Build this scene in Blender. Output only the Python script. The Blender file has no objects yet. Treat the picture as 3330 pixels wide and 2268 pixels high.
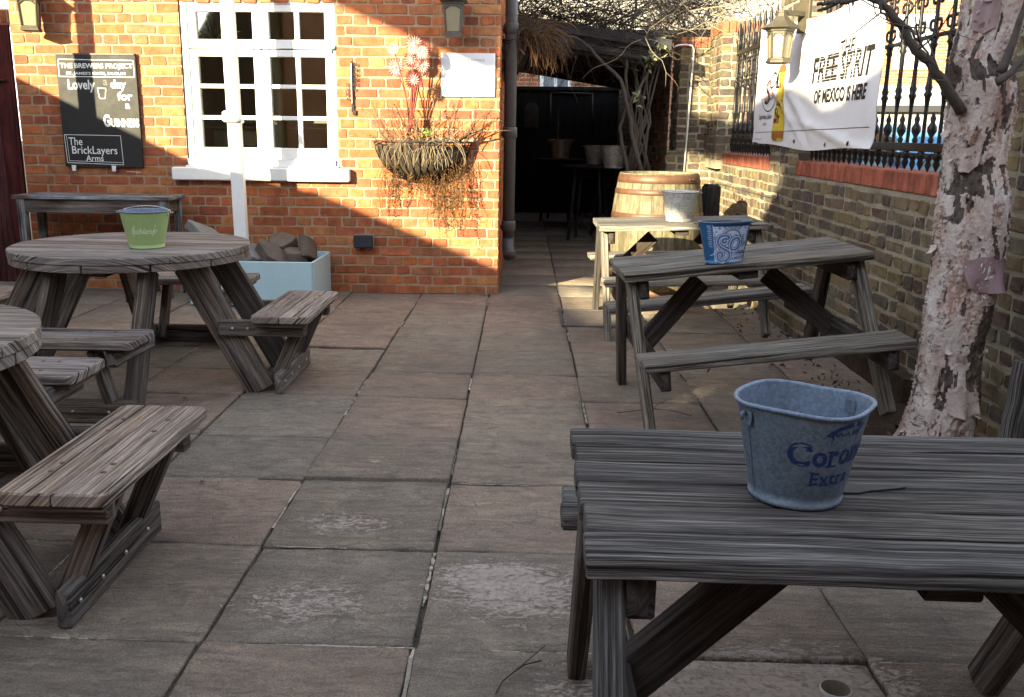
import bpy, bmesh, math, random
import numpy as np
from mathutils import Vector, Matrix, noise
R = random.Random(7)
SC = bpy.context.scene
COL = SC.collection
V = Vector
pi = math.pi

# ------------------------------------------------------------------ mesh builder
class MB:
    def __init__(s):
        s.v = []; s.f = []; s.uv = []; s.m = []; s.c = []; s.sm = []
    def add(s, verts, faces, uvs=None, mat=0, col=(.5, .5, .5), smooth=False):
        b = len(s.v); s.v.extend([tuple(p) for p in verts])
        for i, fc in enumerate(faces):
            s.f.append([b + k for k in fc])
            s.uv.append(uvs[i] if uvs else [(0, 0)] * len(fc))
            s.m.append(mat); s.c.append(col); s.sm.append(smooth)
    def box(s, lo, hi, mat=0, col=(.5, .5, .5)):
        (x0, y0, z0), (x1, y1, z1) = lo, hi
        vs = [(x0,y0,z0),(x1,y0,z0),(x1,y1,z0),(x0,y1,z0),(x0,y0,z1),(x1,y0,z1),(x1,y1,z1),(x0,y1,z1)]
        fs = [(0,3,2,1),(4,5,6,7),(0,1,5,4),(1,2,6,5),(2,3,7,6),(3,0,4,7)]
        uv = []
        for fc in fs:
            n = (V(vs[fc[1]]) - V(vs[fc[0]])).cross(V(vs[fc[2]]) - V(vs[fc[1]]))
            a = max(range(3), key=lambda i: abs(n[i]))
            k = [i for i in range(3) if i != a]
            uv.append([(vs[j][k[0]], vs[j][k[1]]) for j in fc])
        s.add(vs, fs, uv, mat, col)
    def beam(s, p0, p1, w, h, up=(0, 0, 1), bev=.004, mat=0, col=None, seg=1, jit=0.0, endbev=None, w1=None, h1=None):
        """plank from p0 to p1, w wide (sideways), h high (along up), worn chamfered edges"""
        p0 = V(p0); p1 = V(p1); L = (p1 - p0).length; d = (p1 - p0) / L
        side = d.cross(V(up)); side.normalize(); u = side.cross(d)
        col = col or (R.random(), R.random(), R.random())
        eb = bev if endbev is None else endbev
        w1 = w if w1 is None else w1; h1 = h if h1 is None else h1
        def ring(c, ww, hh, b):
            a, e = ww / 2, hh / 2
            return [c + side * x + u * y for x, y in
                    [(a - b, e), (-a + b, e), (-a, e - b), (-a, -e + b), (-a + b, -e), (a - b, -e), (a, -e + b), (a, e - b)]]
        st = [(0, -eb)] + [(eb + (L - 2 * eb) * i / seg, 0) for i in range(seg + 1)] + [(L, -eb)]
        rings = []
        for q, inset in st:
            t = q / L
            c = p0 + d * q
            if jit and 0 < t < 1: c = c + side * R.uniform(-jit, jit) + u * R.uniform(-jit, jit) * .6
            rings.append(ring(c, w + (w1 - w) * t + 2 * inset, h + (h1 - h) * t + 2 * inset, bev))
        per = [0, w, w + h, 2 * w + h, 2 * w + 2 * h]
        pv = [0, w - 2 * bev, w, w + h - 2 * bev, w + h, 2 * w + h - 2 * bev, 2 * w + h, 2 * w + 2 * h - 2 * bev, 2 * w + 2 * h]
        ou, ov = R.uniform(0, 50), R.uniform(0, 50)
        vs = [p for r in rings for p in r]; fs = []; uv = []
        for i in range(len(rings) - 1):
            a0, a1 = st[i][0] + ou, st[i + 1][0] + ou
            for j in range(8):
                k = (j + 1) % 8
                fs.append((i * 8 + j, i * 8 + k, (i + 1) * 8 + k, (i + 1) * 8 + j))
                uv.append([(a0, ov + pv[j]), (a0, ov + pv[j + 1]), (a1, ov + pv[j + 1]), (a1, ov + pv[j])])
        n = len(rings)
        fs.append(tuple(range(7, -1, -1))); uv.append([(ou + .003 * i, ov + .01 * i) for i in range(8)])
        fs.append(tuple((n - 1) * 8 + j for j in range(8))); uv.append([(ou + .003 * i, ov + .01 * i) for i in range(8)])
        s.add(vs, fs, uv, mat, col)
    def prism(s, poly, o, ax, ay, az, d, bev=.003, mat=0, col=None, grain=0):
        """polygon (2D) in plane ax/ay at o extruded d along az, chamfered rim"""
        o, ax, ay, az = V(o), V(ax), V(ay), V(az)
        col = col or (R.random(), R.random(), R.random())
        n = len(poly); cx = sum(p[0] for p in poly) / n; cy = sum(p[1] for p in poly) / n
        def inset(b):
            out = []
            for i in range(n):
                x, y = poly[i]
                (xa, ya), (xb, yb) = poly[i - 1], poly[(i + 1) % n]
                e1 = V((x - xa, y - ya)); e2 = V((xb - x, yb - y))
                if e1.length < 1e-9: e1 = e2
                if e2.length < 1e-9: e2 = e1
                n1 = V((-e1.y, e1.x)).normalized(); n2 = V((-e2.y, e2.x)).normalized()
                m = n1 + n2
                if m.length < 1e-6: m = n1
                m.normalize(); k = b / max(.4, m.dot(n1))
                out.append((x + m.x * k, y + m.y * k))
            return out
        area = sum(poly[i][0] * poly[(i + 1) % n][1] - poly[(i + 1) % n][0] * poly[i][1] for i in range(n))
        if area < 0: poly = list(reversed(poly))
        pin = inset(bev) if bev else poly
        levels = [(pin, 0), (poly, bev), (poly, d - bev), (pin, d)] if bev else [(poly, 0), (poly, d)]
        vs = []
        for pl, z in levels: vs += [o + ax * x + ay * y + az * z for x, y in pl]
        ou, ov = R.uniform(0, 50), R.uniform(0, 50)
        flip = ax.cross(ay).dot(az) < 0
        fs = []; uv = []
        def put(f, q):
            if flip: f = f[::-1]; q = q[::-1]
            fs.append(tuple(f)); uv.append(q)
        put(list(range(n))[::-1], [(ou + p[0], ov + p[1]) for p in pin][::-1])
        for l in range(len(levels) - 1):
            for i in range(n):
                k = (i + 1) % n
                a = levels[l]; b = levels[l + 1]
                q = [(ou + poly[i][0], ov + poly[i][1] + a[1]), (ou + poly[k][0], ov + poly[k][1] + a[1]),
                     (ou + poly[k][0], ov + poly[k][1] + b[1]), (ou + poly[i][0], ov + poly[i][1] + b[1])]
                put([l * n + i, l * n + k, (l + 1) * n + k, (l + 1) * n + i], q)
        t = (len(levels) - 1) * n
        put([t + i for i in range(n)], [(ou + p[0], ov + p[1]) for p in pin])
        s.add(vs, fs, uv, mat, col)
    def tube(s, pts, r, n=6, mat=0, col=(.5, .5, .5), cap=True, smooth=True):
        pts = [V(p) for p in pts]; m = len(pts)
        rr = r if isinstance(r, (list, tuple)) else [r] * m
        vs = []; t0 = (pts[1] - pts[0]).normalized()
        a = t0.orthogonal().normalized()
        for i in range(m):
            t = (pts[min(i + 1, m - 1)] - pts[max(i - 1, 0)])
            if t.length < 1e-9: t = t0
            t.normalize(); a = (a - t * a.dot(t))
            a = a.normalized() if a.length > 1e-6 else t.orthogonal().normalized()
            b = t.cross(a)
            for k in range(n):
                an = 2 * pi * k / n
                vs.append(pts[i] + (a * math.cos(an) + b * math.sin(an)) * rr[i])
        fs = []; uv = []; L = 0
        for i in range(m - 1):
            l2 = L + (pts[i + 1] - pts[i]).length
            for k in range(n):
                j = (k + 1) % n
                fs.append((i * n + k, i * n + j, (i + 1) * n + j, (i + 1) * n + k))
                uv.append([(L, k / n), (L, (k + 1) / n), (l2, (k + 1) / n), (l2, k / n)])
            L = l2
        if cap:
            fs.append(tuple(range(n - 1, -1, -1))); uv.append([(0, 0)] * n)
            fs.append(tuple((m - 1) * n + k for k in range(n))); uv.append([(0, 0)] * n)
        s.add(vs, fs, uv, mat, col, smooth)
    def lathe(s, prof, c=(0, 0, 0), n=24, mat=0, col=(.5, .5, .5), smooth=True, shape=None, rot=0):
        """prof: list of (radius, z)."""
        c = V(c); vs = []
        for r, z in prof:
            for k in range(n):
                a = 2 * pi * k / n + rot
                x, y = (r * math.cos(a), r * math.sin(a)) if shape is None else shape(r, a)
                vs.append(c + V((x, y, z)))
        fs = []; uv = []; m = len(prof)
        for i in range(m - 1):
            for k in range(n):
                j = (k + 1) % n
                fs.append((i * n + k, i * n + j, (i + 1) * n + j, (i + 1) * n + k))
                ra = max(prof[i][0], prof[i + 1][0])
                uv.append([(2 * pi * k / n * ra, prof[i][1]), (2 * pi * (k + 1) / n * ra, prof[i][1]),
                           (2 * pi * (k + 1) / n * ra, prof[i + 1][1]), (2 * pi * k / n * ra, prof[i + 1][1])])
        s.add(vs, fs, uv, mat, col, smooth)
    def disc(s, c, r, n=24, nrm=(0, 0, 1), mat=0, col=(.5, .5, .5)):
        c = V(c); q = V(nrm).to_track_quat('Z', 'Y')
        s.add([c + q @ V((r * math.cos(2 * pi * k / n), r * math.sin(2 * pi * k / n), 0)) for k in range(n)],
              [tuple(range(n))], [[(r * math.cos(2 * pi * k / n), r * math.sin(2 * pi * k / n)) for k in range(n)]], mat, col)
    def build(s, name, mats, parent=None, loc=(0, 0, 0), rot=(0, 0, 0)):
        me = bpy.data.meshes.new(name)
        me.from_pydata(s.v, [], s.f)
        if not isinstance(mats, (list, tuple)): mats = [mats]
        for m in mats: me.materials.append(m)
        me.polygons.foreach_set('material_index', s.m)
        me.polygons.foreach_set('use_smooth', s.sm)
        ul = me.uv_layers.new(name='UVMap')
        ul.data.foreach_set('uv', [x for f in s.uv for p in f for x in p])
        ca = me.color_attributes.new('Col', 'FLOAT_COLOR', 'CORNER')
        ca.data.foreach_set('color', [x for f, c in zip(s.f, s.c) for _ in f for x in (c[0], c[1], c[2], 1)])
        me.update()
        o = bpy.data.objects.new(name, me); COL.objects.link(o)
        if parent: o.parent = parent
        o.location = loc; o.rotation_euler = rot
        return o

def tag(o, label=None, cat=None, group=None, kind=None):
    if label: o['label'] = label
    if cat: o['category'] = cat
    if group: o['group'] = group
    if kind: o['kind'] = kind
    return o
def empty(name, loc=(0, 0, 0), rz=0, label=None, cat=None, group=None):
    o = bpy.data.objects.new(name, None); COL.objects.link(o)
    o.location = loc; o.rotation_euler = (0, 0, rz)
    o.empty_display_size = .1
    return tag(o, label, cat, group)
def copy_tree(o, parent=None):
    c = o.copy(); COL.objects.link(c); c.parent = parent
    for ch in list(o.children): copy_tree(ch, c)
    return c

# ------------------------------------------------------------------ materials
class NT:
    def __init__(s, name):
        s.m = bpy.data.materials.new(name); s.m.use_nodes = True
        s.t = s.m.node_tree; s.t.nodes.clear()
        s.out = s.n('ShaderNodeOutputMaterial'); s.b = s.n('ShaderNodeBsdfPrincipled')
        s.l(s.b.outputs[0], s.out.inputs[0])
    def n(s, t, **k):
        nd = s.t.nodes.new(t)
        for a, v in k.items(): setattr(nd, a, v)
        return nd
    def l(s, a, b): s.t.links.new(a, b)
    def val(s, sock, v):
        if isinstance(v, (int, float)): sock.default_value = v
        elif isinstance(v, (tuple, list)): sock.default_value = v if len(v) == len(sock.default_value) else (*v, 1)
        else: s.l(v, sock)
    def math(s, op, a, b=0.0, c=None, clamp=False):
        nd = s.n('ShaderNodeMath', operation=op); nd.use_clamp = clamp
        s.val(nd.inputs[0], a); s.val(nd.inputs[1], b)
        if c is not None: s.val(nd.inputs[2], c)
        return nd.outputs[0]
    def noise(s, vec, scale, detail=4, rough=.6, dist=0.0):
        nd = s.n('ShaderNodeTexNoise'); s.l(vec, nd.inputs['Vector'])
        nd.inputs['Scale'].default_value = scale; nd.inputs['Detail'].default_value = detail
        nd.inputs['Roughness'].default_value = rough; nd.inputs['Distortion'].default_value = dist
        return nd.outputs['Fac']
    def ramp(s, fac, stops):
        nd = s.n('ShaderNodeValToRGB'); s.l(fac, nd.inputs[0]); e = nd.color_ramp.elements
        while len(e) < len(stops): e.new(.5)
        for i, (p, c) in enumerate(stops):
            e[i].position = p; e[i].color = (*c, 1) if len(c) == 3 else c
        return nd.outputs[0]
    def rng(s, v, a, b, c=0.0, d=1.0):
        nd = s.n('ShaderNodeMapRange'); s.val(nd.inputs[0], v)
        for i, x in enumerate((a, b, c, d)): s.val(nd.inputs[i + 1], x)
        return nd.outputs[0]
    def mix(s, f, a, b, mode='MIX'):
        nd = s.n('ShaderNodeMix', data_type='RGBA', blend_type=mode)
        s.val(nd.inputs[0], f); s.val(nd.inputs[6], a); s.val(nd.inputs[7], b)
        return nd.outputs[2]
    def comb(s, x, y, z=0.0):
        nd = s.n('ShaderNodeCombineXYZ'); s.val(nd.inputs[0], x); s.val(nd.inputs[1], y); s.val(nd.inputs[2], z)
        return nd.outputs[0]
    def sep(s, v):
        nd = s.n('ShaderNodeSeparateXYZ'); s.l(v, nd.inputs[0]); return nd.outputs
    def uv(s):
        nd = s.n('ShaderNodeUVMap'); nd.uv_map = 'UVMap'; return nd.outputs[0]
    def obj(s): return s.n('ShaderNodeTexCoord').outputs['Object']
    def pos(s): return s.n('ShaderNodeNewGeometry').outputs['Position']
    def attr(s, name='Col'):
        nd = s.n('ShaderNodeAttribute'); nd.attribute_name = name; return nd
    def bump(s, h, strength=.4, dist=.01):
        nd = s.n('ShaderNodeBump'); nd.inputs['Strength'].default_value = strength
        nd.inputs['Distance'].default_value = dist; s.l(h, nd.inputs['Height'])
        s.l(nd.outputs[0], s.b.inputs['Normal']); return nd
    def fin(s, col=None, rough=None, metal=None, spec=None):
        if col is not None: s.val(s.b.inputs['Base Color'], col)
        if rough is not None: s.val(s.b.inputs['Roughness'], rough)
        if metal is not None: s.val(s.b.inputs['Metallic'], metal)
        if spec is not None: s.b.inputs['Specular IOR Level'].default_value = spec
        return s.m

def plain(name, col, rough=.6, metal=0, var=.25, scale=30, bump=.15, spec=.4):
    k = NT(name); p = k.obj()
    a = k.noise(p, scale, 5, .65); b = k.noise(p, scale * .16, 3, .5)
    f = k.math('ADD', k.math('MULTIPLY', a, .5), k.math('MULTIPLY', b, .5))
    c0 = tuple(x * (1 - var) for x in col); c1 = tuple(min(1, x * (1 + var)) for x in col)
    k.bump(a, bump, .003)
    return k.fin(k.ramp(f, [(.3, c0), (.7, c1)]), k.rng(a, .3, .7, max(0, rough - .08), min(1, rough + .08)), metal, spec)

def wood(name, dark, mid, light, grain=75., bump=.6, weather=(.30, .30, .31), wamt=.5, rough=.8, moss=0., ridge=.55):
    k = NT(name); x, y, z = k.sep(k.uv()); at = k.attr(); cr = k.sep(at.outputs['Vector'])
    off = k.math('MULTIPLY', cr[0], 37.)
    wob = k.noise(k.comb(k.math('MULTIPLY', x, 1.5), k.math('MULTIPLY', y, 7.), off), 1., 2, .4)
    yy = k.math('ADD', y, k.math('MULTIPLY', wob, .016))
    # knots bend the grain around them
    vo = k.n('ShaderNodeTexVoronoi'); vo.inputs['Scale'].default_value = 1.
    k.l(k.comb(k.math('MULTIPLY', x, 2.6), k.math('MULTIPLY', y, 7.), off), vo.inputs['Vector'])
    kn = k.rng(vo.outputs['Distance'], .0, .20, 1., 0.)
    yy = k.math('ADD', yy, k.math('MULTIPLY', k.math('POWER', kn, 2.), .018))
    g1 = k.noise(k.comb(k.math('MULTIPLY', x, 2.2), k.math('MULTIPLY', yy, grain), off), 1., 5, .7)
    g2 = k.noise(k.comb(k.math('MULTIPLY', x, 7.), k.math('MULTIPLY', yy, grain * 4), off), 1., 3, .6)
    g = k.math('ADD', k.math('MULTIPLY', g1, .62), k.math('MULTIPLY', g2, .38))
    c = k.ramp(g, [(.40, dark), (.49, mid), (.60, light)])
    st = k.noise(k.comb(k.math('MULTIPLY', x, 3.), k.math('MULTIPLY', y, 9.), off), 1., 5, .65)
    c = k.mix(k.rng(st, .4, .66, 0., wamt), c, k.mix(k.rng(g, .35, .65), tuple(v * .55 for v in weather), tuple(v * 1.35 for v in weather)))
    rd_ = k.noise(k.comb(k.math('MULTIPLY', x, 2.6), k.math('MULTIPLY', yy, grain * .42), k.math('ADD', off, 9.)), 1., 4, .75)
    c = k.mix(ridge, c, k.ramp(rd_, [(.36, (.36, .35, .35)), (.50, (.95, .95, .95)), (.62, (1.5, 1.5, 1.5))]), 'MULTIPLY')
    kc = k.rng(vo.outputs['Distance'], .03, .085, .75, 0.)
    c = k.mix(kc, c, tuple(v * .55 for v in dark))
    crack = k.rng(k.noise(k.comb(k.math('MULTIPLY', x, 1.1), k.math('MULTIPLY', yy, 48.), k.math('ADD', off, 5.)), 1., 2, .5), .345, .375, 1., 0.)
    c = k.mix(k.math('MULTIPLY', crack, .8), c, tuple(v * .25 for v in dark))
    if moss:
        mo = k.rng(k.noise(k.pos(), 6., 5, .7), .5, .7, 0., moss)
        c = k.mix(mo, c, (.07, .085, .035))
    hs = k.n('ShaderNodeHueSaturation'); k.l(c, hs.inputs['Color'])
    k.val(hs.inputs['Value'], k.rng(cr[1], 0, 1, .75, 1.22)); k.val(hs.inputs['Saturation'], k.rng(cr[2], 0, 1, .65, 1.1))
    h = k.math('SUBTRACT', k.math('SUBTRACT', k.math('ADD', g, rd_), k.math('MULTIPLY', crack, 1.1)), k.math('MULTIPLY', kc, .2))
    k.bump(h, bump, .006)
    return k.fin(hs.outputs[0], k.rng(g, .3, .7, rough - .02, min(1., rough + .18)), 0, .18)

M = {}
M['wood_grey'] = wood('weathered_grey_wood', (.010, .008, .007), (.066, .058, .052), (.235, .215, .195), grain=190, bump=.7, weather=(.095, .094, .095), wamt=.5, ridge=.9)
M['wood_table'] = wood('weathered_table_wood', (.03, .024, .018), (.15, .125, .095), (.34, .30, .245), grain=125, bump=.9, weather=(.21, .20, .185), wamt=.45, moss=.2)
M['wood_under'] = wood('dark_underside_wood', (.016, .011, .009), (.045, .033, .027), (.085, .068, .058), grain=90, bump=.5, weather=(.06, .06, .062), wamt=.35)  # colour holds the shade beneath the top as well as less weathering
M['wood_dark2'] = wood('darker_leg_wood', (.028, .02, .015), (.08, .058, .044), (.15, .12, .10), grain=110, bump=.6, weather=(.10, .10, .105), wamt=.4)  # darker copy for far legs; shade under the top put into colour
M['wood_bench'] = wood('warm_bench_wood', (.05, .03, .02), (.22, .155, .11), (.42, .33, .25), grain=120, bump=.9, weather=(.25, .22, .20), wamt=.4)
M['wood_round'] = wood('round_table_wood', (.035, .024, .018), (.18, .138, .11), (.36, .30, .25), grain=130, bump=.8, weather=(.24, .22, .215), wamt=.45)
M['wood_brown'] = wood('brown_frame_wood', (.025, .017, .012), (.10, .072, .053), (.20, .15, .115), grain=90, bump=.45, weather=(.15, .15, .155), wamt=.45)
M['wood_old'] = wood('flaking_painted_wood', (.03, .022, .018), (.09, .065, .05), (.17, .14, .125), grain=100, bump=.7, weather=(.36, .40, .46), wamt=.8)
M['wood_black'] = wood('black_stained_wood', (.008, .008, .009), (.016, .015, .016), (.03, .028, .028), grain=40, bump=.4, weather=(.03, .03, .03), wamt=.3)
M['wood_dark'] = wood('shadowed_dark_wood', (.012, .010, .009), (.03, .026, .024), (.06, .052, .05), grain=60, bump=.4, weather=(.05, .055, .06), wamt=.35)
M['gate'] = wood('oxblood_painted_boards', (.045, .008, .007), (.07, .013, .011), (.09, .02, .016), grain=20, bump=.2, weather=(.075, .02, .018), wamt=.3, rough=.6)

def brick_mat(name, spotcol, spot=.3, bump=.5, soot=0.):
    k = NT(name); p = k.obj(); at = k.attr()
    n1 = k.noise(p, 60., 5, .7); n2 = k.noise(p, 11., 5, .65); n3 = k.noise(p, 2.2, 4, .6)
    c = k.mix(1., at.outputs['Color'], k.ramp(n2, [(.3, (.60, .58, .56)), (.7, (1.3, 1.28, 1.25))]), 'MULTIPLY')
    c = k.mix(k.rng(n1, .55, .72, 0, spot), c, spotcol)
    if soot: c = k.mix(k.rng(n3, .45, .68, 0, soot), c, (.028, .026, .024))
    h = k.math('ADD', k.math('MULTIPLY', n1, .5), n2)
    k.bump(h, bump, .006)
    return k.fin(c, .88, 0, .2)
def mortar_mat(name, c0, c1):
    k = NT(name); p = k.obj()
    n = k.noise(p, 90., 4, .7); n2 = k.noise(p, 5., 5, .65)
    f = k.math('ADD', k.math('MULTIPLY', n, .4), k.math('MULTIPLY', n2, .6))
    k.bump(n, .5, .004)
    return k.fin(k.ramp(f, [(.35, c0), (.65, c1)]), .95, 0, .1)
M['brick_red'] = brick_mat('red_brick', (.42, .25, .15), .25)
M['mortar_red'] = mortar_mat('buff_mortar', (.27, .18, .11), (.41, .30, .20))
M['brick_stock'] = brick_mat('stock_brick', (.34, .30, .23), .35, 1., .35)
M['mortar_stock'] = mortar_mat('grey_mortar', (.17, .15, .11), (.36, .32, .24))
M['coping'] = brick_mat('coping_brick', (.35, .16, .10), .15, .3)

def paving_mat():
    k = NT('riven_paving'); at = k.attr(); fl = k.attr('flake'); p = k.pos()
    x, y, z = k.sep(p)
    n1 = k.noise(p, 7., 8, .72, .6); n2 = k.noise(p, 70., 5, .7); n3 = k.noise(p, 1.3, 4, .6)
    st = k.noise(k.comb(k.math('MULTIPLY', x, 5.), k.math('MULTIPLY', y, 22.), at.outputs['Fac']), 1., 8, .7, 1.4)
    c = k.mix(1., at.outputs['Color'], k.ramp(n1, [(.3, (.62, .62, .64)), (.7, (1.3, 1.28, 1.25))]), 'MULTIPLY')
    c = k.mix(k.rng(n3, .44, .68, 0, .5), c, (.12, .105, .092))
    n4 = k.noise(p, 180., 3, .6)
    c = k.mix(1., c, k.ramp(n4, [(.35, (.72, .72, .72)), (.65, (1.3, 1.3, 1.3))]), 'MULTIPLY')
    c = k.mix(k.rng(st, .50, .62, 0, .5), c, (.09, .074, .064))
    c = k.mix(k.rng(k.noise(p, 2.7, 3, .5), .52, .7, 0, .3), c, (.22, .155, .115))
    c = k.mix(k.rng(n2, .60, .72, 0, .35), c, (.34, .29, .25))
    sp = k.rng(k.noise(p, 34., 6, .8, .3), .63, .69, 0, .6)
    c = k.mix(sp, c, (.42, .36, .32))
    # spalled surface, pale flakes following the riven texture
    fk = k.math('MULTIPLY', fl.outputs['Fac'], 1.0)
    pat = k.noise(k.comb(k.math('MULTIPLY', x, 22.), k.math('MULTIPLY', y, 42.), 0.), 1., 7, .75, 1.2)
    m = k.rng(k.math('ADD', pat, k.math('MULTIPLY', fk, .24)), .66, .70, 0, 1)
    m = k.math('MULTIPLY', m, k.rng(fk, .05, .3, 0, .95))
    c = k.mix(k.math('MULTIPLY', m, k.rng(k.noise(p, 55., 4, .7), .38, .52, .2, .9)), c, (.46, .385, .335))
    rp = k.noise(k.comb(k.math('MULTIPLY', x, 2.2), k.math('MULTIPLY', y, 3.4), k.math('MULTIPLY', k.sep(at.outputs['Vector'])[1], 90.)), 1., 5, .62, .6)
    ln = k.math('PINGPONG', k.math('MULTIPLY', rp, 9.), .5)
    lm = k.math('MULTIPLY', k.rng(ln, .0, .07, 1., 0.), k.rng(n1, .42, .6, 0, 1.))
    c = k.mix(k.math('MULTIPLY', lm, .5), c, (.06, .05, .042))
    c = k.mix(k.math('MULTIPLY', k.math('MULTIPLY', k.rng(ln, .07, .13, 1., 0.), k.rng(n2, .4, .6, 0, 1.)), .14), c, (.45, .39, .34))
    h = k.math('ADD', k.math('MULTIPLY', st, .9), k.math('ADD', k.math('MULTIPLY', n1, .5), k.math('MULTIPLY', n2, .22)))
    h = k.math('SUBTRACT', k.math('SUBTRACT', h, k.math('MULTIPLY', m, .12)), k.math('MULTIPLY', lm, .25))
    k.bump(h, 1., .02)
    return k.fin(c, k.rng(n2, .3, .7, .68, .9), 0, .3)
M['paving'] = paving_mat()
M['grit'] = plain('joint_grit', (.075, .062, .048), .95, 0, .6, 60, .8, .1)
M['soil'] = plain('garden_soil', (.06, .042, .03), .95, 0, .6, 30, 1., .1)
M['asphalt'] = plain('asphalt', (.055, .055, .058), .9, 0, .3, 80, .4, .2)
M['white'] = plain('white_gloss_paint', (.80, .80, .78), .45, 0, .05, 25, .08)
M['blue_grey'] = plain('blue_grey_paint_and_shade', (.24, .33, .36), .5, 0, .12, 20, .1)
M['pale_blue'] = plain('pale_blue_paint', (.40, .56, .60), .5, 0, .08, 9, .08)
M['lead'] = plain('aged_lantern_metal', (.085, .075, .065), .55, .3, .35, 40, .3)
M['lead_pale'] = plain('pale_verdigris_lantern_metal', (.075, .062, .040), .55, .2, .3, 40, .3)
M['pipe'] = plain('grey_painted_pipe', (.085, .08, .085), .45, 0, .3, 18, .15)
M['iron'] = plain('black_iron', (.018, .015, .014), .42, .3, .5, 60, .4)
M['rust'] = plain('rusty_steel', (.12, .07, .045), .6, .4, .4, 35, .4)
M['hoop'] = plain('barrel_hoop', (.11, .055, .032), .5, .3, .35, 22, .3)
M['bolt'] = plain('galvanised_bolt', (.45, .45, .45), .4, .8, .2, 60, .1)
M['plastic'] = plain('dark_plastic', (.030, .033, .042), .4, 0, .2, 40, .05)
M['stone'] = plain('brown_stone', (.10, .078, .064), .85, 0, .45, 22, 1.)
M['stone_grey'] = plain('grey_stone', (.17, .165, .16), .85, 0, .45, 22, .7)
M['board'] = plain('black_sign_board', (.018, .017, .016), .65, 0, .25, 14, .1)
M['letter_white'] = plain('white_lettering', (.75, .75, .72), .6, 0, .05, 40, .02)
M['letter_grey'] = plain('faded_lettering', (.55, .56, .60), .6, 0, .05, 40, .02)
M['ink'] = plain('black_ink', (.014, .012, .012), .5, 0, .2, 60, .02)
M['red_ink'] = plain('red_ink', (.55, .03, .03), .5, 0, .1, 60, .02)
M['vinyl'] = plain('white_vinyl', (.74, .74, .76), .42, 0, .04, 6, .05)
M['yellow_beer'] = plain('golden_bottle_print', (.58, .42, .05), .45, 0, .3, 20, .02)
M['bottle_brown'] = plain('brown_bottle_print', (.30, .12, .03), .5, 0, .3, 20, .02)
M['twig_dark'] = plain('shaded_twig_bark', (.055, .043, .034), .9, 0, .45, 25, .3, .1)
M['twig'] = plain('bare_twig_bark', (.085, .062, .045), .85, 0, .45, 25, .3, .15)
M['twig_pale'] = plain('pale_dry_twig', (.24, .19, .125), .8, 0, .3, 25, .2, .15)
M['twig_brown'] = plain('brown_dry_twig', (.11, .055, .026), .85, 0, .35, 25, .2, .15)
M['leaf_dry'] = plain('dry_leaf', (.17, .095, .035), .8, 0, .4, 40, .2, .2)
M['leaf_green'] = plain('green_leaf', (.13, .19, .02), .6, 0, .4, 40, .2, .3)
M['leaf_ivy'] = plain('ivy_leaf', (.20, .22, .11), .6, 0, .4, 30, .2, .3)
M['coir'] = plain('coir_liner', (.05, .038, .028), .95, 0, .6, 50, 1., .1)
M['flower_red'] = plain('red_painted_metal', (.17, .030, .028), .45, .1, .3, 40, .1)
M['flower_white'] = plain('pale_painted_metal', (.52, .36, .33), .45, .1, .15, 40, .05)
M['cream'] = plain('cream_render', (.36, .34, .30), .8, 0, .08, 6, .1)
M['glasspane'] = None
def glass_mat(name, c0, c1, rough=.04):
    k = NT(name); p = k.obj(); n = k.noise(p, 3., 3, .5); n2 = k.noise(p, 60., 4, .7)
    return k.fin(k.ramp(n, [(.35, c0), (.65, c1)]), k.rng(n2, .4, .75, rough, rough + .12), 0, .35)
M['pane'] = glass_mat('window_glass', (.016, .012, .007), (.045, .034, .018))
k = NT('clear_window_glass'); tr_ = k.n('ShaderNodeBsdfTransparent'); tr_.inputs[0].default_value = (.75, .78, .74, 1); gl_ = k.n('ShaderNodeBsdfGlossy'); gl_.inputs['Roughness'].default_value = .03; gl_.inputs[0].default_value = (1, .95, .85, 1)
mx_ = k.n('ShaderNodeMixShader'); k.l(k.rng(k.noise(k.obj(), 3., 3, .5), .3, .7, .16, .26), mx_.inputs[0]); k.l(tr_.outputs[0], mx_.inputs[1]); k.l(gl_.outputs[0], mx_.inputs[2]); k.l(mx_.outputs[0], k.out.inputs[0]); M['clear'] = k.m
M['pane_sky'] = glass_mat('far_window_glass', (.15, .18, .2), (.3, .33, .36))
M['frost'] = plain('frosted_lantern_glass', (.26, .22, .14), .35, 0, .2, 14, .1)
M['galv'] = None
def galv(name, c0, c1, sp=26., rough=.35, metal=.85):
    k = NT(name); p = k.obj(); vo = k.n('ShaderNodeTexVoronoi'); vo.inputs['Scale'].default_value = sp * 9
    k.l(p, vo.inputs['Vector'])
    n = k.noise(p, sp, 5, .7); n2 = k.noise(p, 7., 4, .6)
    f = k.math('ADD', k.math('MULTIPLY', k.sep(vo.outputs['Color'])[0], .35), k.math('MULTIPLY', n, .65))
    c = k.ramp(f, [(.3, c0), (.7, c1)])
    c = k.mix(k.rng(n2, .5, .7, 0, .5), c, tuple(v * .5 for v in c0))
    k.bump(n2, .12, .01)
    return k.fin(c, k.rng(n, .3, .7, rough, rough + .22), metal, .5)
M['galv'] = galv('galvanised_steel', (.26, .27, .26), (.72, .72, .70), rough=.34, metal=.35)
M['galv_blue'] = galv('dull_blue_grey_steel', (.09, .12, .155), (.165, .205, .25), 26., .5, .35)
M['galv_in'] = galv('bucket_inside_steel', (.12, .16, .22), (.19, .25, .33), 20., .45, .4)
M['green_paint'] = plain('lime_green_paint', (.29, .39, .155), .42, 0, .1, 50, .05)
M['blue_print'] = plain('mid_blue_print', (.022, .11, .26), .35, .2, .25, 12, .03)
M['navy'] = plain('navy_print', (.012, .03, .10), .4, 0, .2, 40, .02)
M['pale_print'] = plain('pale_blue_print', (.46, .55, .72), .4, 0, .12, 30, .02)
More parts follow.
